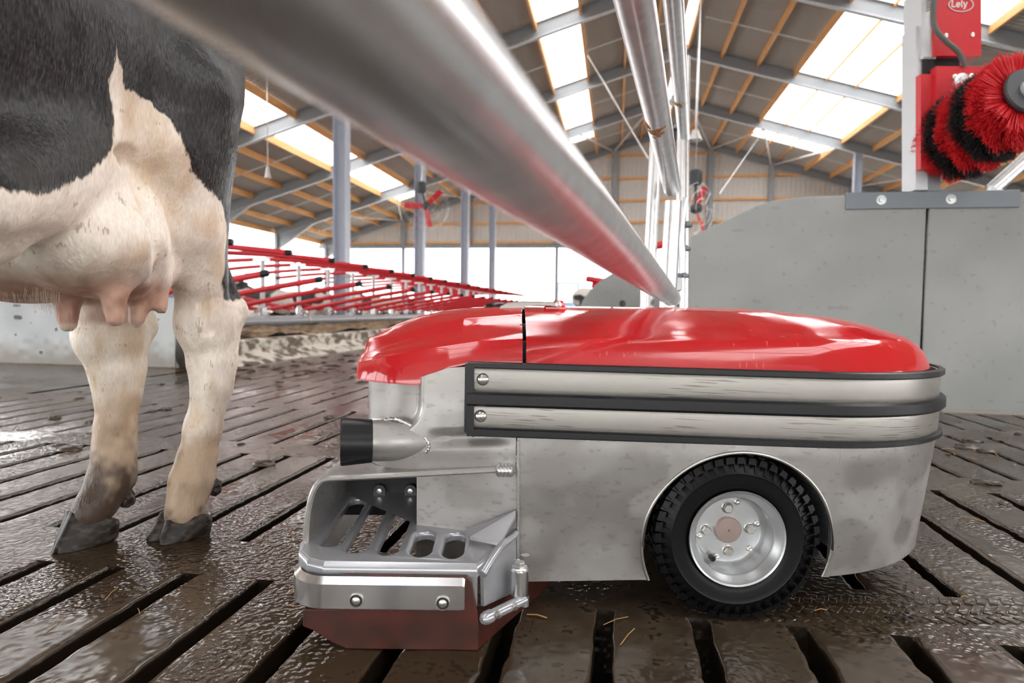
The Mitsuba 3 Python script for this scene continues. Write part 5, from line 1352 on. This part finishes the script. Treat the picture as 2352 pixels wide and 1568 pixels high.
# ================================================================== cows resting in the cubicles and standing farther off
fancy('m_farcow', lambda p, n, uv: mix((0.70, 0.66, 0.60), (0.02, 0.02, 0.022), smoothstep(0.49, 0.53, fbm(p.x * 2.6 + 4, p.y * 2.6, p.z * 2.6, 2))), 0.6)
def far_cow(stand):
    """A small cow, head along +x, standing or lying with the legs folded."""
    g = Field((-1.25, -0.55, 0.0), (1.75, 0.55, 1.65), 0.03)
    X, Y = np.array([1.0, 0, 0]), np.array([0, 1.0, 0])
    AX, h = (X, Y, ZZ), (0.62 if stand else 0.0)
    g.ell((0, 0, 0.42 + h), AX, (0.85, 0.36, 0.36), 0.1)
    g.ell((-0.65, 0, 0.48 + h), AX, (0.35, 0.28, 0.30), 0.1)
    g.ell((0.70, 0, 0.42 + h), AX, (0.32, 0.27, 0.36), 0.1)
    g.cap((0.75, 0, 0.60 + h), (1.15, 0, 0.88 + h * 0.95), 0.2, 0.12, 0.1)
    g.cap((1.15, 0, 0.92 + h * 0.95), (1.45, 0, 0.70 + h * 0.95), 0.12, 0.075, 0.05)
    for s in (-1, 1):
        g.cap((1.12, 0.08 * s, 0.97 + h * 0.95), (1.08, 0.24 * s, 0.95 + h * 0.95), 0.04, 0.035, 0.03)
        if stand:
            g.cap((0.70, 0.18 * s, 0.75), (0.70, 0.18 * s, 0.06), 0.10, 0.055, 0.06)
            g.chain([np.array(q) for q in ((-0.65, 0.2 * s, 0.95), (-0.55, 0.2 * s, 0.72), (-0.80, 0.18 * s, 0.5), (-0.74, 0.18 * s, 0.06))], [0.2, 0.12, 0.07, 0.055], 0.06)
        else:
            g.cap((0.75, 0.22 * s, 0.20), (1.05, 0.24 * s, 0.09), 0.10, 0.07, 0.05)
            g.chain([np.array(q) for q in ((-0.55, 0.28 * s, 0.3), (-0.15, 0.36 * s, 0.16), (-0.55, 0.42 * s, 0.09))], [0.2, 0.13, 0.07], 0.06)
    v, f = surface_nets(g.F, g.o, g.h)
    m = trimesh.Trimesh(v, f, process=False); relax(m, 3)
    return m
lying, standing = far_cow(False), far_cow(True)
for k, (x, y, rot, lab) in enumerate(((-7.45, 9.6, 185, 'black and white cow lying in the cubicles just right of the near cow'), (-7.5, 12.15, 170, 'black and white cow lying in the cubicles, second from the near cow'), (-7.4, 13.42, 184, 'black and white cow lying beside the nearest blue steel column'),
                                      (-7.5, 17.3, 178, 'black and white cow lying in the cubicles past the nearest blue column'), (-7.4, 19.9, 183, 'black and white cow lying farthest away in the red cubicles'))):
    t = thing('cow', lab, 'cow')
    obj('body', lying, 'm_farcow', t, smooth=True)
    scene[t + '__body']['to_world'] = T().translate([x, y, 0.2]).rotate([0, 0, 1], rot)
t = thing('cow', 'black and white cow standing far off behind the curved concrete wall', 'cow')
obj('body', standing, 'm_farcow', t, smooth=True)
q_ = on_y(1338, 690, 14.0)
scene[t + '__body']['to_world'] = T().translate([q_[0] + 0.55, 14.0, 0.0]).rotate([0, 0, 1], 15).scale(0.80)

# ================================================================== things outside the far opening
t = thing('feed_silo', 'pale silo standing outside the bright opening at the far end', 'silo')
q_ = on_y(1233, 700, 52.0)
m = M().lathe([(0.001, 4.1), (0.35, 4.05), (0.62, 3.6), (0.65, 1.5), (0.25, 0.6), (0.24, 0.4), (0.001, 0.4)], (q_[0], 52.0, 0), (0, 0, 1), 24)
obj('tank', m, 'm_farwhite', t, smooth=40)
for dx, dy in ((-0.5, -0.5), (0.5, -0.5), (-0.5, 0.5), (0.5, 0.5)):
    obj('leg', M().box((q_[0] + dx - 0.06, 52 + dy - 0.06, -0.02), (q_[0] + dx + 0.06, 52 + dy + 0.06, 1.7)), 'm_farwhite', t)
t = thing('tractor', 'tractor with a pale blue framed cab outside the far opening', 'tractor')
q_ = on_y(1304, 700, 42.0); x0 = q_[0]
plain('m_cabblue', (0.22, 0.34, 0.55), 0.4)
m = M()
for dx in (-0.75, 0.75):
    for dy in (-0.7, 0.7): m.beam((x0 + dx, 42 + dy, 0.9), (x0 + dx * 0.9, 42 + dy, 2.4), 0.08, 0.08, (0, 1, 0))
m.box((x0 - 0.75, 41.2, 2.38), (x0 + 0.75, 42.8, 2.50), 0.03)
obj('cab', m, 'm_cabblue', t)
obj('body', M().box((x0 - 0.5, 40.2, 0.7), (x0 + 0.5, 43.0, 1.2), 0.05), 'm_cabblue', t)
for dx in (-0.85, 0.85):
    for yy, r in ((42.6, 0.7), (40.5, 0.45)):
        obj('wheel', M().lathe([(0.001, -0.15), (r - 0.1, -0.15), (r, -0.1), (r, 0.1), (r - 0.1, 0.15), (0.001, 0.15)], (x0 + dx, yy, r - 0.02), (1, 0, 0), 24), 'm_tyre', t, smooth=40)
